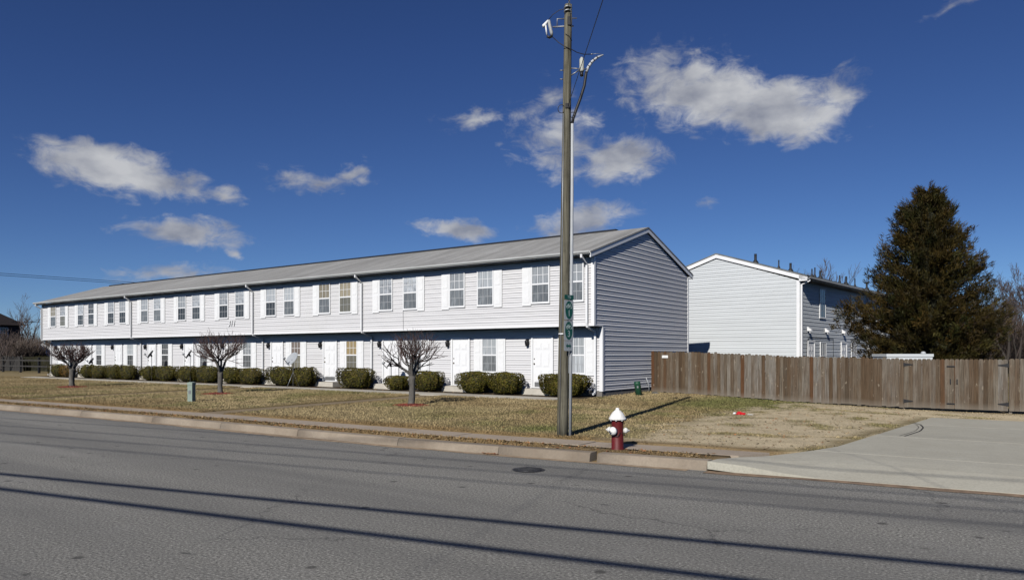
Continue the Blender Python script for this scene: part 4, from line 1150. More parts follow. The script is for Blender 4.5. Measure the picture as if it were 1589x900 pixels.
# ------------------------------------------------------------------ evergreen
def cedar(loc):
    r_ = np.random.default_rng(4)
    g = thing('evergreen_tree', 'big dark conical evergreen cedar rising behind the fence', 'tree', loc)
    K = .0294; zc = 1.93 - loc[2]
    Z = np.array([560, 530, 505, 480, 460, 420, 380, 340, 318, 304, 290]); rr = np.array([2.9, 3.15, 3.0, 2.68, 2.42, 2.06, 1.62, 1.04, .60, .30, .03])
    zt = zc + (550 - Z) * K
    H_ = zt[-1]
    tr = MB(); tr.tube([(0, 0, -.1), (.05, .0, 2), (0, .05, 5), (0, 0, H_ - .4)], [.24, .2, .12, .02], 9)
    br = MB(); Vs = []; Cs = []
    nb = 400
    for i in range(nb):
        zz = .55 + (H_ - .9) * ((i + r_.random()) / nb) ** 1.05
        R_ = np.interp(zz, zt, rr) * r_.uniform(.80, 1.06)
        a = r_.uniform(0, 2 * math.pi)
        # long left bough low down, shoulder to the right
        if 2.4 < zz < 3.5 and abs(((a - math.pi * 1.18) + math.pi) % (2 * math.pi) - math.pi) < .35: R_ = min(R_ * 1.42, 3.75)
        else: R_ = min(R_, 3.2)
        d = np.array([math.cos(a), math.sin(a), 0]); rise = r_.uniform(.10, .34) * R_ + .1
        nseg = 6; pts = []
        for k in range(nseg + 1):
            u = k / nseg
            pts.append(np.array([0, 0, zz - .35 * (1 - u) * 0]) + d * R_ * u + np.array([0, 0, 1]) * (rise * u ** 1.8 - .12 * R_ * math.sin(u * math.pi) * .6))
        br.tube(pts, [.03 * (1 - k / nseg) + .006 for k in range(nseg + 1)], 4, caps=False)
        # upswept feathery tip
        hue = r_.random()
        n = 26; ax_ = d * .75 + np.array([0, 0, r_.uniform(.45, 1.2)]); ax_ /= np.linalg.norm(ax_)
        dirs = ax_ + r_.normal(scale=.2, size=(n, 3)); dirs /= np.linalg.norm(dirs, axis=1)[:, None]
        st_ = pts[-1] - d * .12 + r_.normal(scale=.05, size=(n, 3)) + ax_ * r_.uniform(0, .30, (n, 1)); L = r_.uniform(.10, .30, (n, 1)); w = r_.uniform(.008, .016, (n, 1))
        side = np.cross(dirs, r_.normal(size=(n, 3))); side /= np.linalg.norm(side, axis=1)[:, None]
        Vs.append(np.stack([st_ - side * w * .6, st_ + dirs * L * .55 - side * w, st_ + dirs * L, st_ + dirs * L * .5 + side * w], 1).reshape(-1, 3))
        col = (np.array([.030, .034, .010]) * (1 - hue) + np.array([.085, .056, .016]) * hue) * .66 * r_.uniform(.4, 1.6, (n, 1))
        Cs.append(np.repeat(np.concatenate([np.clip(col, 0, 1), np.ones((n, 1))], 1), 4, 0))
        ncl = int(6 + R_ * 8); shade = r_.uniform(.45, 1.35)
        for c in range(ncl):
            u = .30 + .70 * (r_.random() ** .8)
            q = np.array([np.interp(u * nseg, range(nseg + 1), [p[m_] for p in pts]) for m_ in range(3)])
            if u > 1: q = pts[-1] + d * (u - 1) * R_ + np.array([0, 0, .1])
            q = q + r_.normal(scale=(.07 + .05 * R_ * u) * np.array([1, 1, .55]))
            axis = d * r_.uniform(.3, 1.1) + np.array([0, 0, r_.uniform(.3, 1.2)]) + r_.normal(scale=.35, size=3); axis /= np.linalg.norm(axis)
            n = 17
            dirs = axis + r_.normal(scale=.42, size=(n, 3)); dirs /= np.linalg.norm(dirs, axis=1)[:, None]
            st_ = q + r_.normal(scale=.06, size=(n, 3)); L = r_.uniform(.10, .27, (n, 1)); w = r_.uniform(.009, .019, (n, 1))
            side = np.cross(dirs, r_.normal(size=(n, 3))); side /= np.linalg.norm(side, axis=1)[:, None]
            Vs.append(np.stack([st_ - side * w * .6, st_ + dirs * L * .55 - side * w, st_ + dirs * L, st_ + dirs * L * .5 + side * w], 1).reshape(-1, 3))
            base = np.array([.024, .031, .008]) * (1 - hue) + np.array([.082, .050, .012]) * hue
            m_ = r_.random()
            base = base * (1 - .35 * m_) + np.array([.10, .075, .018]) * .35 * m_
            col = base * .62 * shade * r_.uniform(.4, 1.6, (n, 1))
            Cs.append(np.repeat(np.concatenate([np.clip(col, 0, 1), np.ones((n, 1))], 1), 4, 0))
    V = np.concatenate(Vs); Cc = np.concatenate(Cs)
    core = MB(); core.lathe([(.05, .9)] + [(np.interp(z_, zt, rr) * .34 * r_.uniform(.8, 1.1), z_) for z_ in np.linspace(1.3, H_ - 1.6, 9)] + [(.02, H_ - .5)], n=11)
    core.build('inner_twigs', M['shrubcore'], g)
    tr.build('trunk', M['cedarbark'], g); br.build('branches', M['cedarbark'], g)
    link('crown', npmesh('crown', V, np.arange(len(V)).reshape(-1, 4), M['leaf'], False, {'tint': Cc}), g)
cedar((-4.1, 38.2, .1))
# low white trailer roof under the evergreen
trl = thing('trailer', 'low white box trailer whose roof just shows above the fence under the evergreen', 'trailer', (-4.65, 34.7, 0), R(33))
mb = MB(); mb.box(-.92, .92, -.65, .65, .45, 1.84); mb.box(-.95, .95, -.68, .68, 1.84, 1.955); mb.build('body', M['vinyl2'], trl)
for sx_ in (-.76, .76):
    MB().lathe([(.12, -.09), (.28, -.09), (.28, .09), (.12, .09)], (0, sx_, .28), 'y', 16).build('wheel', M['black_rubber'], trl)
MB().box(.92, 1.7, -.04, .04, .40, .48).build('tow_bar', M['darkmetal'], trl)
MB().lathe([(.10, 1.955), (.10, 2.0), (.06, 2.05), (0, 2.06)], (.72, -.3, 0), 'z', 12).build('roof_vent', M['grey_pvc'], trl)

# ------------------------------------------------------------------ utility pole
PX, PY = -8.34, 13.52
PZ = float(lawn(PX, PY))
pole = thing('utility_pole', 'tall weathered wooden utility pole beside the sidewalk carrying green bicycle route signs', 'utility pole', (PX, PY, PZ))
SV = Vector((.8131, .5821, 0)); FV = Vector((-.5821, .8131, 0))
def pp(o, z, f=0.0):         # offset to the pole's side, height above datum, offset towards the houses
    lean = (z - PZ) / 9.3 * .125
    v = SV * (o + lean) + FV * f; return (v.x, v.y, z - PZ)
TOPZ = 9.46
mb = MB(); hs_ = np.linspace(PZ - .3, TOPZ, 14)
mb.tube([pp(0, z) for z in hs_], [(.123 - .042 * (z - PZ) / 9.3) for z in hs_], 18); mb.build('post', M['polewood'], pole)
def tubeP(name, pts, r_, m, n=8, **k):
    return MB().tube([pp(*p) for p in pts], r_, n, **k).build(name, m, pole)
tubeP('conduit', [(.165, PZ, 0), (.15, 3.0, 0), (.135, 5.5, 0), (.115, 6.9, 0)], .036, M['grey_pvc'])
tubeP('ground_wire_strip', [(-.07, PZ, -.105), (-.07, 3, -.10), (-.07, 5, -.09), (-.075, 7.1, -.07)], .013, M['galv'])
tubeP('power_cable', [(.115, 6.88, 0), (.14, 7.02, 0), (.20, 7.2, 0), (.29, 7.45, 0), (.37, 7.72, 0), (.40, 7.95, 0), (.41, 8.02, 0)], .032, M['black_rubber'])
tubeP('cable_termination', [(.41, 8.0, 0), (.45, 8.12, 0), (.53, 8.24, 0), (.64, 8.33, 0), (.77, 8.385, 0)], [.03, .032, .03, .026, .014], M['grey_pvc'])
for i, (o_, z_) in enumerate(((.455, 8.13), (.50, 8.205), (.56, 8.27), (.63, 8.325))):
    tubeP('cable_band', [(o_, z_, 0), (o_ + .012, z_ + .012, 0)], .035, M['black_rubber'])
M['paleinsul'] = plain('pale_polymer', (.40, .41, .37), .5, .12, 30)
# right arrester on bracket
MB().lathe([(.0, 0), (.045, 0), (.05, .03), (.05, .27), (.03, .29), (.025, .31), (0, .315)], pp(.31, 8.02), 'z', 14).build('cutout_insulator', M['paleinsul'], pole)
MB().lathe([(.0, 0), (.04, 0), (.035, .09), (0, .09)], pp(.31, 7.925), 'z', 10).build('cutout_clamp', M['darkmetal'], pole)
tubeP('bracket_arm', [(.05, 8.09, -.02), (.42, 8.07, -.02)], .012, M['galv'], 6)
tubeP('bracket_arm', [(.07, 7.93, -.02), (.27, 8.06, -.02)], .014, M['galv'], 6)
# left cutout on bracket
tubeP('bracket_arm', [(-.05, 9.16, 0), (-.235, 9.16, 0), (-.235, 9.0, 0)], .012, M['galv'], 6)
tubeP('bracket_arm', [(.12, 9.005, 0), (-.05, 9.0, 0), (-.33, 8.985, 0)], .016, M['galv'], 6)
tubeP('bolt', [(-.1, 9.17, 0), (.19, 9.175, 0)], .012, M['galv'], 6)
M['greyc'] = plain('grey_polymer', (.33, .34, .335), .5, .12, 30)
tubeP('fuse_insulator', [(-.415, 9.13, 0), (-.405, 9.06, 0), (-.355, 8.86, 0), (-.345, 8.80, 0)], [.028, .036, .036, .028], M['greyc'], 12)
tubeP('fuse_barrel', [(-.485, 9.02, -.03), (-.455, 8.80, -.03)], .017, M['white_ceramic'], 8)
tubeP('fuse_cap', [(-.55, 8.985, -.02), (-.52, 9.0, -.02), (-.43, 9.12, -.01)], [.03, .04, .022], M['white_ceramic'], 10)
tubeP('fuse_clamp', [(-.45, 8.78, -.02), (-.40, 8.755, -.01), (-.34, 8.79, 0)], .03, M['darkmetal'], 8)
tubeP('jumper_wire', [(-.42, 9.14, 0), (-.33, 9.24, -.03), (-.2, 9.31, -.08), (-.08, 9.33, -.1), (.02, 9.31, -.1)], .008, M['black_rubber'], 5)
tubeP('jumper_wire', [(-.33, 8.77, 0), (-.2, 8.63, -.05), (-.08, 8.53, -.1), (.06, 8.47, -.1), (.2, 8.42, -.04), (.36, 8.395, 0), (.5, 8.40, 0)], .009, M['black_rubber'], 5)
tubeP('jumper_wire', [(.5, 8.40, 0), (.64, 8.41, 0), (.77, 8.39, 0)], .005, M['galv'], 5)
tubeP('wire_splice', [(.5, 8.40, 0), (.545, 8.405, 0)], .014, M['galv'], 6)
tubeP('jumper_wire', [(-.06, 8.80, -.09), (.02, 8.75, -.1), (.085, 8.66, -.06)], .007, M['black_rubber'], 5)
# top spool insulators
for zz in (9.28, 9.36):
    pts = [pp(-.01 + .075 * math.cos(a), zz + .03 * math.sin(a), -.075 - .03 * math.sin(a)) for a in np.linspace(0, 2 * math.pi, 15)]
    MB().tube(pts, .018, 6).build('spool_insulator', M['galv'], pole)
MB().tube([pp(.02, 9.46), pp(.02, 9.56)], .02, 6).build('pole_top_pin', M['galv'], pole)
MB().box(-.05, .05, -.006, .006, -.09, .09).build('mounting_plate', M['darkmetal'], pole, pp(.03, 9.08, -.098), (0, 0, R(35.6)))
MB().box(-.05, .05, -.01, .01, -.05, .05).build('service_clamp', M['darkmetal'], pole, pp(.01, 7.26, -.1), (0, 0, R(35.6)))
pts = [pp(-.12 + .075 * math.cos(a), 7.2 + .09 * math.sin(a), -.06) for a in np.linspace(.3, 5.6, 12)]
MB().tube(pts, .008, 5).build('cable_loop', M['black_rubber'], pole)
pts = [pp(.13 + .06 * math.cos(a), 7.08 + .06 * math.sin(a), -.03) for a in np.linspace(-2.6, 2.2, 10)]
MB().tube(pts, .008, 5).build('cable_loop', M['black_rubber'], pole)
for zz in (8.05, 7.86):
    tubeP('bolt', [(-.16, zz, 0), (-.08, zz, 0)], .011, M['galv'], 6)
tubeP('strap_band', [(-.115, 2.37, -.07), (-.02, 2.37, -.135)], .018, M['trim'], 6)

# bicycle route signs, facing along the street
M['signgreen'] = plain('sign_green', (.004, .085, .062), .45, .08, 8)
M['signsilver'] = plain('sign_silver', (.40, .43, .44), .5, .1, 8)
M['signpale'] = plain('sign_print', (.42, .52, .52), .5, .1, 8)
def sign(label, z, w, h, body, draw, group='bicycle route plates on the pole'):
    lean = (z - PZ) / 9.3 * .125
    off = Vector((.155, -.055, 0)) + SV * lean
    s_ = thing('route_sign', label, 'sign', (PX + off.x, PY + off.y, z), R(90) - R(6), group)
    r_ = .02; mb = MB(); poly = []
    for cx, cz, a0 in ((w / 2 - r_, h / 2 - r_, 0), (-w / 2 + r_, h / 2 - r_, 90), (-w / 2 + r_, -h / 2 + r_, 180), (w / 2 - r_, -h / 2 + r_, 270)):
        for k in range(4): a = R(a0 + 30 * k); poly.append((cx + r_ * math.cos(a), 0, cz + r_ * math.sin(a)))
    mb.prism(poly, (0, .004, 0)); mb.build('plate', M[body], s_)
    draw(s_, w, h)
    MB().box(-.02, .02, .005, .03, h / 2 - .04, h / 2 - .02).build('mounting_bolt', M['galv'], s_)
    return s_
def oval(s_, rx_, rz_, m, y, name):
    MB().prism([(rx_ * math.cos(a), y, rz_ * math.sin(a)) for a in np.linspace(0, 2 * math.pi, 32, endpoint=False)], (0, .0012, 0)).build(name, m, s_)
def bike(s_, cz, k):
    mb = MB()
    for cx in (-.058, .058):
        mb.tube([(cx * k + .034 * k * math.cos(a), -.004, cz + .034 * k * math.sin(a)) for a in np.linspace(0, 2 * math.pi, 15)], .0042, 4)
    P_ = {'r': (-.058, 0), 'f': (.058, 0), 'b': (-.008, -.002), 's': (-.026, .052), 'h': (.034, .052)}
    q = lambda n: (P_[n][0] * k, -.004, cz + P_[n][1] * k)
    for a, b in (('r', 'b'), ('b', 'h'), ('h', 's'), ('s', 'b'), ('s', 'r'), ('h', 'f')): mb.tube([q(a), q(b)], .0042, 4)
    mb.tube([(-.042 * k, -.004, cz + .062 * k), (-.012 * k, -.004, cz + .062 * k)], .005, 4); mb.tube([(.03 * k, -.004, cz + .07 * k), (.048 * k, -.004, cz + .066 * k)], .005, 4)
    mb.build('bicycle_symbol', M['signpale'], s_)
def d_route(num):
    def f(s_, w, h):
        oval(s_, w * .40, h * .46, M['signgreen'], -.0022, 'green_oval')
        bike(s_, h * .15, 1.0)
        link('numeral', text_mesh(num, .19, .001, M['signpale']), s_, (0, -.005, -h * .18), (R(90), 0, 0))
    return f
def d_to(s_, w, h):
    link('lettering', text_mesh('TO', .085, .001, M['signpale']), s_, (0, -.002, 0), (R(90), 0, 0))
def d_arrow(s_, w, h):
    mb = MB(); a = .09; t = .05
    mb.prism([(-a, -.0022, 0), (-a + t, -.0022, -.055), (-a + t, -.0022, -.02), (a - t, -.0022, -.02), (a - t, -.0022, -.055), (a, -.0022, 0), (a - t, -.0022, .055), (a - t, -.0022, .02), (-a + t, -.0022, .02), (-a + t, -.0022, .055)], (0, .0012, 0)); mb.build('double_arrow', M['signgreen'], s_)
zs = lambda py: 1.93 + (550 - py) * .0139
sign('small green strip plate reading TO at the top of the pole signs', zs(462), .32, .10, 'signgreen', d_to)
sign('upper grey sign with green oval, bicycle and numeral 1', zs(481.7), .32, .42, 'signsilver', d_route('1'))
sign('lower grey sign with green oval, bicycle and numeral 3', zs(513.3), .32, .42, 'signsilver', d_route('3'))
sign('small grey plate with green double headed arrow below the oval signs', zs(536.8), .30, .215, 'signsilver', d_arrow)

# ------------------------------------------------------------------ wires
def wire(a, b, r_, label, cat='wire', sag=0.0, n=24, group=None, name='overhead_wire'):
    a, b = Vector(a), Vector(b); pts = []
    for i in range(n + 1):
        u = i / n; p = a.lerp(b, u); p.z -= sag * 4 * u * (1 - u); pts.append(p - a)
    o = MB().tube(pts, r_, 5).build(name, M['black_rubber'], None, a); return tag(o, label, cat, group)
w0 = Vector((PX, PY, 0)) + Vector(pp(.02, 9.54)) + Vector((0, 0, PZ))
wire(w0, (-1.0, -12.0, 10.6), .007, 'wire leaving the very top of the utility pole', n=10)
w1 = Vector((PX, PY, 0)) + Vector(pp(.02, 7.26, -.11)) + Vector((0, 0, PZ))
wire(w1, (2.0 * .8131 + 8 * .5821, 2.0 * .5821 - 8 * .8131, 7.15), .007, 'slanting service wire from the middle of the utility pole up over the street', n=10)
tE = math.tan(SUN_EL); SH_ = Vector((.20, -.98, 0)).normalized()
def shadow_wire(p, q, h, r_, label, group):
    p, q = Vector((*p, 0)), Vector((*q, 0)); d = (q - p).normalized(); o = SH_ * (h / tE) + Vector((0, 0, h))
    wire(p - d * 160 + o, p + d * 130 + o, r_, label, 'wire', 0, 4, group)
G1 = 'thick cables over the street'
shadow_wire((-13.66, 4.85), (-.33, 7.91), 6.2, .05, 'thick cable over the street casting the farther dark shadow line', G1)
shadow_wire((-12.15, 4.31), (-2.02, 6.28), 6.0, .05, 'thick cable over the street casting the nearer dark shadow line', G1)
G2 = 'thin wires high over the street'
for nth, p, q in (('first', (-25.66, 9.1), (-17.37, 10.42)), ('second', (-23.0, 8.16), (-15.52, 9.31)), ('third', (-20.79, 7.37), (-14.2, 8.52)), ('fourth', (-18.81, 6.67), (-12.91, 7.74))):
    shadow_wire(p, q, 9.6, .018, f'thin wire high over the street casting the {nth} faint shadow line from the kerb', G2)
def cam_pt(r_, f, z): return (r_ * .8131 - f * .5821, r_ * .5821 + f * .8131, z)
wire(cam_pt(-75, 80, 12.1), cam_pt(-56, 125, 13.6), .03, 'upper of two distant wires above the far end of the roof', group='distant wires at left', n=8)
wire(cam_pt(-75, 80, 11.85), cam_pt(-56, 125, 13.3), .03, 'lower of two distant wires above the far end of the roof', group='distant wires at left', n=8)
wire(cam_pt(-70, 88, 6.2), cam_pt(-58, 96, 6.0), .04, 'dark wire running from the dark house towards the white row', n=6)

# ------------------------------------------------------------------ hydrant
def m_chipped(name, col, fade, under):
    m, t, b = newmat(name); p = objc(t)
    f = noise(t, 5, 5, .7, p); g = noise(t, 22, 5, .75, p); h = noise(t, 3, 3, .6, stretch(t, p, (2.5, 2.5, .5)))
    c = mixc(t, ramp(t, f, ((.4, 0.), (.7, .7))), col, fade)
    c = mixc(t, ramp(t, h, ((.5, 0.), (.75, .45))), c, tuple(x * .5 for x in fade))
    c = mixc(t, ramp(t, g, ((.655, 0.), (.68, .85))), c, under)
    t.links.new(c, b.inputs['Base Color']); b.inputs['Roughness'].default_value = .55; b.inputs['Specular IOR Level'].default_value = .35
    bump(t, b, g, .35, .006)
    return m
M['hydred'] = m_chipped('chipped_red_paint', (.115, .008, .010), (.085, .013, .012), (.16, .09, .07))
M['hydwhite'] = m_chipped('chipped_white_paint', (.76, .76, .74), (.64, .63, .59), (.34, .27, .22))
HX, HY_ = -6.42, 12.37
hyd = thing('fire_hydrant', 'dark red fire hydrant with white bonnet and white caps by the kerb', 'fire hydrant', (HX, HY_, .15))
MB().lathe([(.0, -.1), (.125, -.1), (.125, .02), (.113, .03), (.113, .50), (.118, .52), (.118, .56), (0, .56)], n=28).build('barrel', M['hydred'], hyd)
MB().lathe([(.0, .555), (.155, .555), (.163, .565), (.163, .592), (.150, .60), (.148, .61), (.128, .645), (.098, .69), (.06, .728), (.038, .742), (.03, .775), (.026, .78), (0, .78)], n=28).build('bonnet', M['hydwhite'], hyd)
for k in range(8):
    a = k * math.pi / 4 + .3
    MB().lathe([(0, .54), (.016, .54), (.016, .557), (0, .557)], (.142 * math.cos(a), .142 * math.sin(a), 0), 'z', 6).build('flange_bolt', M['hydwhite'], hyd)
def cap(angle, z, r_, L, name):
    mb = MB(); mb.lathe([(r_ * .8, 0), (r_ * .8, L * .4), (r_, L * .42), (r_, L * .62), (r_ * .82, L * .8), (r_ * .55, L), (r_ * .3, L * 1.05), (r_ * .26, L * 1.3), (.0, L * 1.32)], (.0, 0, 0), 'x', 20)
    o = mb.build(name, M['hydwhite'], hyd, (.10 * math.cos(angle), .10 * math.sin(angle), z), (0, 0, angle))
    MB().lathe([(r_ * .20, L * 1.325), (r_ * .20, L * 1.45), (0, L * 1.45)], (0, 0, 0), 'x', 5, False).build('cap_nut', M['darkmetal'], o)
    return o
def chain(a0, a1, z0, z1, name='chain'):
    pts = []
    for i in range(9):
        u = i / 8; a = a0 + (a1 - a0) * u; r_ = .122 + .022 * math.sin(math.pi * u)
        pts.append((r_ * math.cos(a), r_ * math.sin(a), z0 + (z1 - z0) * u - .05 * math.sin(math.pi * u)))
    MB().tube(pts, .006, 5).build(name, M['darkmetal'], hyd)
camang = math.atan2(-HY_, -HX)
chain(camang - R(32), camang + R(25), .29, .33); chain(camang + R(96), camang + R(40), .31, .33)
cap(camang - R(32), .355, .082, .12, 'pumper_cap')
cap(camang + R(96), .355, .055, .095, 'hose_cap')
cap(camang - R(105), .365, .055, .095, 'hose_cap')

# ------------------------------------------------------------------ utility pedestals, litter
M['palegreen'] = plain('pale_green_metal', (.235, .29, .245), .5, .08, 5)
M['darkgreen'] = plain('dark_green_plastic', (.018, .075, .042), .45, .15, 6)
pz = float(lawn(-25, 14.95))
pd = thing('utility_post', 'pale green square utility post standing in the lawn near the sidewalk', 'utility box', (-25.05, 14.95, pz), R(20))
mb = MB(); mb.box(-.10, .10, -.09, .09, -.05, .62); mb.build('housing', M['palegreen'], pd)
mb = MB(); mb.box(-.112, .112, -.102, .102, .62, .70); mb.prism([(-.112, -.102, .7005), (.112, -.102, .7005), (.0, -.102, .73)], (0, .204, 0)); mb.build('cap', M['palegreen'], pd)
MB().box(-.05, .05, -.096, -.0905, .3, .42).build('label_plate', M['galv'], pd)
gp = thing('utility_post', 'tilted dark green utility box at the foot of the shaded gable wall', 'utility box', (-12.93, 26.75, float(lawn(-12.9, 26.7))), R(25))
o = MB().lathe([(.0, -.05), (.135, -.05), (.125, .42), (.13, .43), (.13, .52), (.11, .55), (0, .56)], n=18).build('housing', M['darkgreen'], gp); o.rotation_euler = (0, R(-8), 0)
o = MB().box(-.03, .03, -.14, -.122, .3, .38).build('lock_plate', M['galv'], gp); o.rotation_euler = (0, R(-8), 0)
# crumpled red packet and pale bag on the grass
M['redpack'] = plain('red_plastic', (.55, .015, .02), .4, .25, 30)
def crumple(seed, a, b, c, n=2):
    import bmesh
    bm = bmesh.new(); bmesh.ops.create_icosphere(bm, subdivisions=n, radius=1); r_ = random.Random(seed)
    for v in bm.verts:
        k = r_.uniform(.7, 1.15); v.co = Vector((v.co.x * a * k, v.co.y * b * k, max(-.1, v.co.z) * c * k))
    me = bpy.data.meshes.new('crumple'); bm.to_mesh(me); bm.free(); return me
lz = float(lawn(-7.18, 21.68)) + .02
lt = thing('litter_packet', 'crumpled red packet with white end lying on the grass', 'litter', (-7.18, 21.68, lz), R(30))
me = crumple(3, .14, .09, .09); me.materials.append(M['redpack']); link('wrapper', me, lt)
me = crumple(4, .05, .04, .05); me.materials.append(M['trim']); link('white_end', me, lt, (-.18, -.02, .02))
me = crumple(5, .10, .03, .012); me.materials.append(M['trim']); link('straw', me, lt, (.26, -.06, 0))
me = crumple(9, .17, .12, .07); me.materials.append(M['galv'])
o = link('litter_bag', me, None, (-12.95, 28.25, float(lawn(-12.95, 28.25)) + .01)); tag(o, 'pale crumpled plastic bag on the grass near the fence corner', 'litter')

# ------------------------------------------------------------------ satellite dishes on masts
M['dish'] = plain('dish_grey', (.34, .36, .38), .5, .06, 4)
def dish(x, y, z, ax, rad, label, legs=False):
    g0 = float(lawn(x, y))
    g = thing('satellite_dish', label, 'satellite dish', (x, y, g0), 0, 'satellite dishes on masts before the row')
    h = z - g0
    MB().tube([(0, 0, -.05), (0, 0, h - .18), (0, 0, h - .05)], .018, 8).build('mast', M['galv'], g)
    if legs:
        for a in (.4, 2.5, 4.6): MB().tube([(0, 0, h * .55), (.35 * math.cos(a), .35 * math.sin(a), -.02)], .016, 6).build('leg', M['galv'], g)
    A = Vector((ax[0], ax[1], 0)).normalized(); A = (A * math.cos(R(32)) + Vector((0, 0, math.sin(R(32))))).normalized()
    U = A.cross(Vector((0, 0, 1))).normalized(); Vv = U.cross(A)
    c = Vector((0, 0, h)) + A * .06
    mb = MB(); n = 20; rings = 5
    for side in (0, -.012):
        b = len(mb.v)
        for i in range(rings + 1):
            q = i / rings
            for k in range(n):
                a = 2 * math.pi * k / n; w = c + U * (rad * 1.08 * q * math.cos(a)) + Vv * (rad * q * math.sin(a)) + A * (.13 * rad * 2 * q * q * .55 + side); mb.v.append(tuple(w))
        for i in range(rings):
            for k in range(n):
                k2 = (k + 1) % n; mb.f.append((b + i * n + k, b + i * n + k2, b + (i + 1) * n + k2, b + (i + 1) * n + k)); mb.sm.append(True)
    mb.build('reflector', M['dish'], g)
    lnb = c + A * rad * 1.25 - Vv * rad * .55
    MB().tube([c - Vv * rad * .95 - A * .02, lnb - Vv * .02], .018, 6).build('arm', M['darkmetal'], g)
    MB().tube([lnb, lnb - A * .12 + Vv * .03], [.05, .035], 8).build('receiver', M['dish'], g)
    MB().tube([Vector((0, 0, h - .1)), c - A * .01], .05, 8).build('mount', M['darkmetal'], g)
dish(-51.6, 23.7, 1.45, (-.70, -.71), .24, 'farthest dish, edge-on above the shrubs by the second window from the far end')
dish(-44.15, 23.75, 1.90, (-.66, -.75), .28, 'thin edge-on dish on a mast beside the dark curtained window')
dish(-39.92, 23.75, 1.90, (-.66, -.75), .28, 'edge-on dish on a mast seen through the middle bare tree')
dish(-30.35, 23.55, 1.66, (-.06, -1.0), .38, 'largest grey dish on a tripod mast, showing its face above a shrub', True)
dish(-23.75, 23.8, 1.48, (-.75, -.66), .26, 'dish on a mast hidden behind the nearest bare tree')

# ------------------------------------------------------------------ far left: dark house, shed, post and rail fence, bare trees
M['shadewall'] = plain('shaded_blue_siding', (.010, .011, .020), .8, .15, 1)  # blue-grey wall standing in shade; the shade is put into its near-black colour
M['darkroof'] = plain('dark_brown_shingles', (.016, .011, .010), .9, .25, 2)
hz = .3
dh = thing('dark_house', 'dark house with brown hip roof at the left edge of the view', 'house', (-104.2, 32.6, hz), R(8))
mb = MB(); mb.box(-26, 0, 0, 7, 0, 5.3); mb.build('wall', M['shadewall'], dh)
mb = MB(); b0 = [(-26.6, -.6, 5.3), (.6, -.6, 5.3), (.6, 7.6, 5.3), (-26.6, 7.6, 5.3)]; r0_, r1_ = (-21, 3.5, 8.6), (-5, 3.5, 8.6)
for f in ([b0[0], b0[1], r1_, r0_], [b0[1], b0[2], r1_], [b0[2], b0[3], r0_, r1_], [b0[3], b0[0], r0_], [b0[3], b0[2], b0[1], b0[0]]): mb.face(f)
mb.build('roof', M['darkroof'], dh)
for yy in (1.6, 4.6):
    for zz in (1.0, 3.6): window(dh, (0.0, yy, zz), R(90), .95, 1.4, 's_dark', 's_dark')
sd_ = thing('white_shed', 'small white gabled shed far off at left beyond the dark fence', 'shed', (-110.3, 44.0, .3), R(68))
mb = MB(); mb.box(-1.5, 1.5, 0, 4, -.2, 2.25); mb.prism([(-1.5, 0, 2.2505), (1.5, 0, 2.2505), (0, 0, 3.3)], (0, 4, 0)); mb.build('wall', M['trim'], sd_)
mb = MB()
for s_ in (-1, 1): mb.hexa([(s_ * 1.7, -.1, 2.115), (0, -.1, 3.302), (0, 4.2, 3.302), (s_ * 1.7, 4.2, 2.115), (s_ * 1.7, -.1, 2.17), (0, -.1, 3.37), (0, 4.2, 3.37), (s_ * 1.7, 4.2, 2.17)])
mb.build('roof', M['darkroof'], sd_)
for xx in (-.75, .35): window(sd_, (xx, 0, .7), 0, .4, 1.1, 's_dark', 's_dark')
M['greywood'] = plain('grey_rail_wood', (.035, .033, .031), .9, .3, 3, bumps=.3)
pr = thing('rail_fence', 'weathered post and rail fence at the far left beside the row', 'fence', (-61.2, 27.2, .3))
for k in range(10):
    o = MB().box(-.08, .08, -.08, .08, -.2, 1.38).build('post', M['greywood'] if k != 2 else M['darkmetal'], pr, (-k * 3.7, 0, 0))
for k in range(9):
    for hh in (.62, 1.12): MB().box(-3.7, 0, -.115, -.082, hh - .05, hh + .06).build('rail', M['greywood'], pr, (-k * 3.7, 0, 0))
lf = thing('picket_fence', 'grey leaning picket fence behind the rail fence at the left edge', 'fence', (-77.8, 29.4, .25))
x = 0
while x > -16:
    o = link('picket', cached('lfp', lambda: MB().prism([(-.11, 0, 0), (.11, 0, 0), (.11, 0, 1.5), (0, 0, 1.62), (-.11, 0, 1.5)], (0, .03, 0)).mesh('picket', M['greywood'])), lf, (x, 0, 0), (0, rnd.uniform(-.06, .06), 0), (1, 1, rnd.uniform(.86, 1.05))); x -= .255
dk = thing('hedge', 'dark dense hedge behind the rail fence in front of the white shed', 'hedge', (-76.6, 30.6, .3))
link('foliage', shrub_mesh(77, 6.0, 1.4, 1.45, 4200, .3, False, .3), dk)
mb = MB(); mb.box(-3.0, 3.0, -.42, .42, 0, 1.4); mb.build('twigs', M['shrubcore'], dk)
GL = 'bare trees beyond the left end of the row'
for (r_, f, h, sp, lab, sd0) in ((-55.6, 84, 8.2, .75, 'spreading bare tree just left of the far end of the row', 1), (-58, 88, 7.6, .8, 'bare tree standing behind the dark house roof edge', 2), (-48.6, 70, 5.4, .85, 'low twiggy bare tree in front of the dark house', 3), (-50.6, 72, 5.2, .9, 'lowest branching bare tree at the far left behind the picket fence', 4), (-65.5, 100, 9.2, .7, 'tall thin bare tree farthest off at the left', 5), (-53.0, 76, 4.6, .9, 'bushy bare tree at the left frame edge', 6)):
    p = cam_pt(r_, f, .3); far_tree(p, lab, sd0 + 40, h, sp, GL, 4 if sd0 < 4 else 5, .13, .014)
GR = 'bare trees beyond the fence at right'
k = 0
labs = ('left', 'second', 'third', 'fourth', 'fifth', 'sixth', 'seventh', 'eighth', 'ninth', 'tenth')
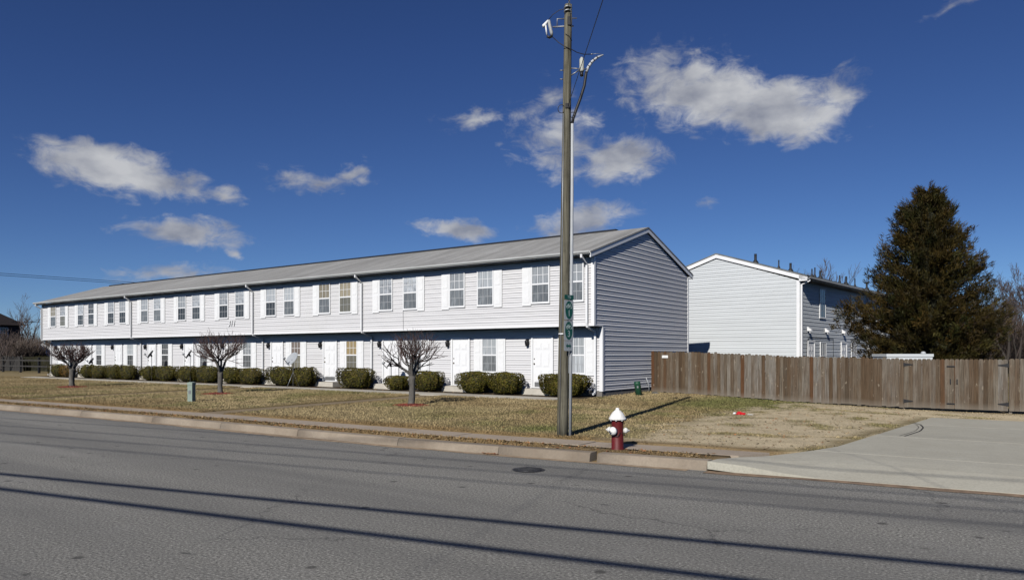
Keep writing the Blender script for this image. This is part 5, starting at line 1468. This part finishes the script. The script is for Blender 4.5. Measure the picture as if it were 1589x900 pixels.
for (px, f, h, sp) in ((722, 62, 7.6, .8), (742, 70, 9.4, .75), (762, 60, 8.4, .8), (781, 66, 9.8, .7), (800, 58, 8.8, .8), (825, 64, 10, .75), (735, 82, 9.2, .8), (776, 84, 11, .75), (755, 76, 8.6, .85)):
    p = cam_pt(px / 1140 * f, f, 0.1)
    far_tree(p, f'{labs[k]} of the leafless trees right of the evergreen, counted as planted from it', 60 + k, h, sp, GR, 6, .15, .012, 1); k += 1
GB = 'bare treetops over the second building roof'
for i, (px, f, h, sp, lab) in enumerate(((420, 108, 15.3, .55, 'bare treetop showing over the left of the second roof'), (448, 112, 15.0, .6, 'second bare treetop over the second roof'), (478, 104, 15.0, .5, 'bare treetop over the middle of the second roof'), (500, 100, 15.6, .5, 'tallest bare treetop with a bent stem over the second roof'), (532, 106, 14.0, .75, 'brownish twiggy treetop next to the evergreen'))):
    p = cam_pt(px / 1140 * f, f, 0.1); far_tree(p, lab, 90 + i, h, sp, GB, 5, .17, .022, 1)

def thicket(label_name, r0, r1, f0, f1, n, h0, h1, seed):
    r_ = np.random.default_rng(seed)
    rr_ = r_.uniform(r0, r1, n); ff = r_.uniform(f0, f1, n)
    x = rr_ * .8131 - ff * .5821; y = rr_ * .5821 + ff * .8131
    h = r_.uniform(h0, h1, n) * (.6 + .5 * vnoise(x, y, 7)); zb = h * r_.random(n) ** 1.2 * .62
    L = r_.uniform(.5, 1.9, n); a = r_.uniform(0, 6.28, n); tl = r_.uniform(.05, .85, n); w = r_.uniform(.012, .034, n)
    p0 = np.stack([x, y, zb], 1); d = np.stack([np.cos(a) * tl, np.sin(a) * tl, np.ones(n)], 1); d /= np.linalg.norm(d, axis=1)[:, None]
    sd_ = np.stack([np.full(n, .8131), np.full(n, .5821), np.zeros(n)], 1) * w[:, None]
    mid = p0 + d * (L * .5)[:, None] + r_.normal(scale=.07, size=(n, 3)); tip = p0 + d * L[:, None] + r_.normal(scale=.12, size=(n, 3))
    V = np.stack([p0 - sd_, p0 + sd_, mid + sd_ * .7, mid - sd_ * .7, tip + sd_ * .3, tip - sd_ * .3], 1).reshape(-1, 3)
    b = np.arange(n)[:, None] * 6
    Fq = np.concatenate([b + np.array([0, 1, 2, 3]), b + np.array([3, 2, 4, 5])])
    col = np.array([.052, .042, .036]) * r_.uniform(.5, 1.6, (n, 1)) + np.array([.012, .004, .0]) * r_.random((n, 1))
    cc = np.repeat(np.concatenate([np.clip(col, 0, 1), np.ones((n, 1))], 1), 6, 0)
    return link('bare_thicket', npmesh('bare_thicket', V, Fq, M['leaf'], False, {'tint': cc}), kind='stuff')
thicket('right', 47, 80, 72, 96, 44000, 8.2, 10.4, 1)
thicket('left', -105, -68, 120, 150, 20000, 7.0, 9.5, 2)
thicket('left', -64, -52.6, 78, 84, 11000, 3.4, 5.2, 3)
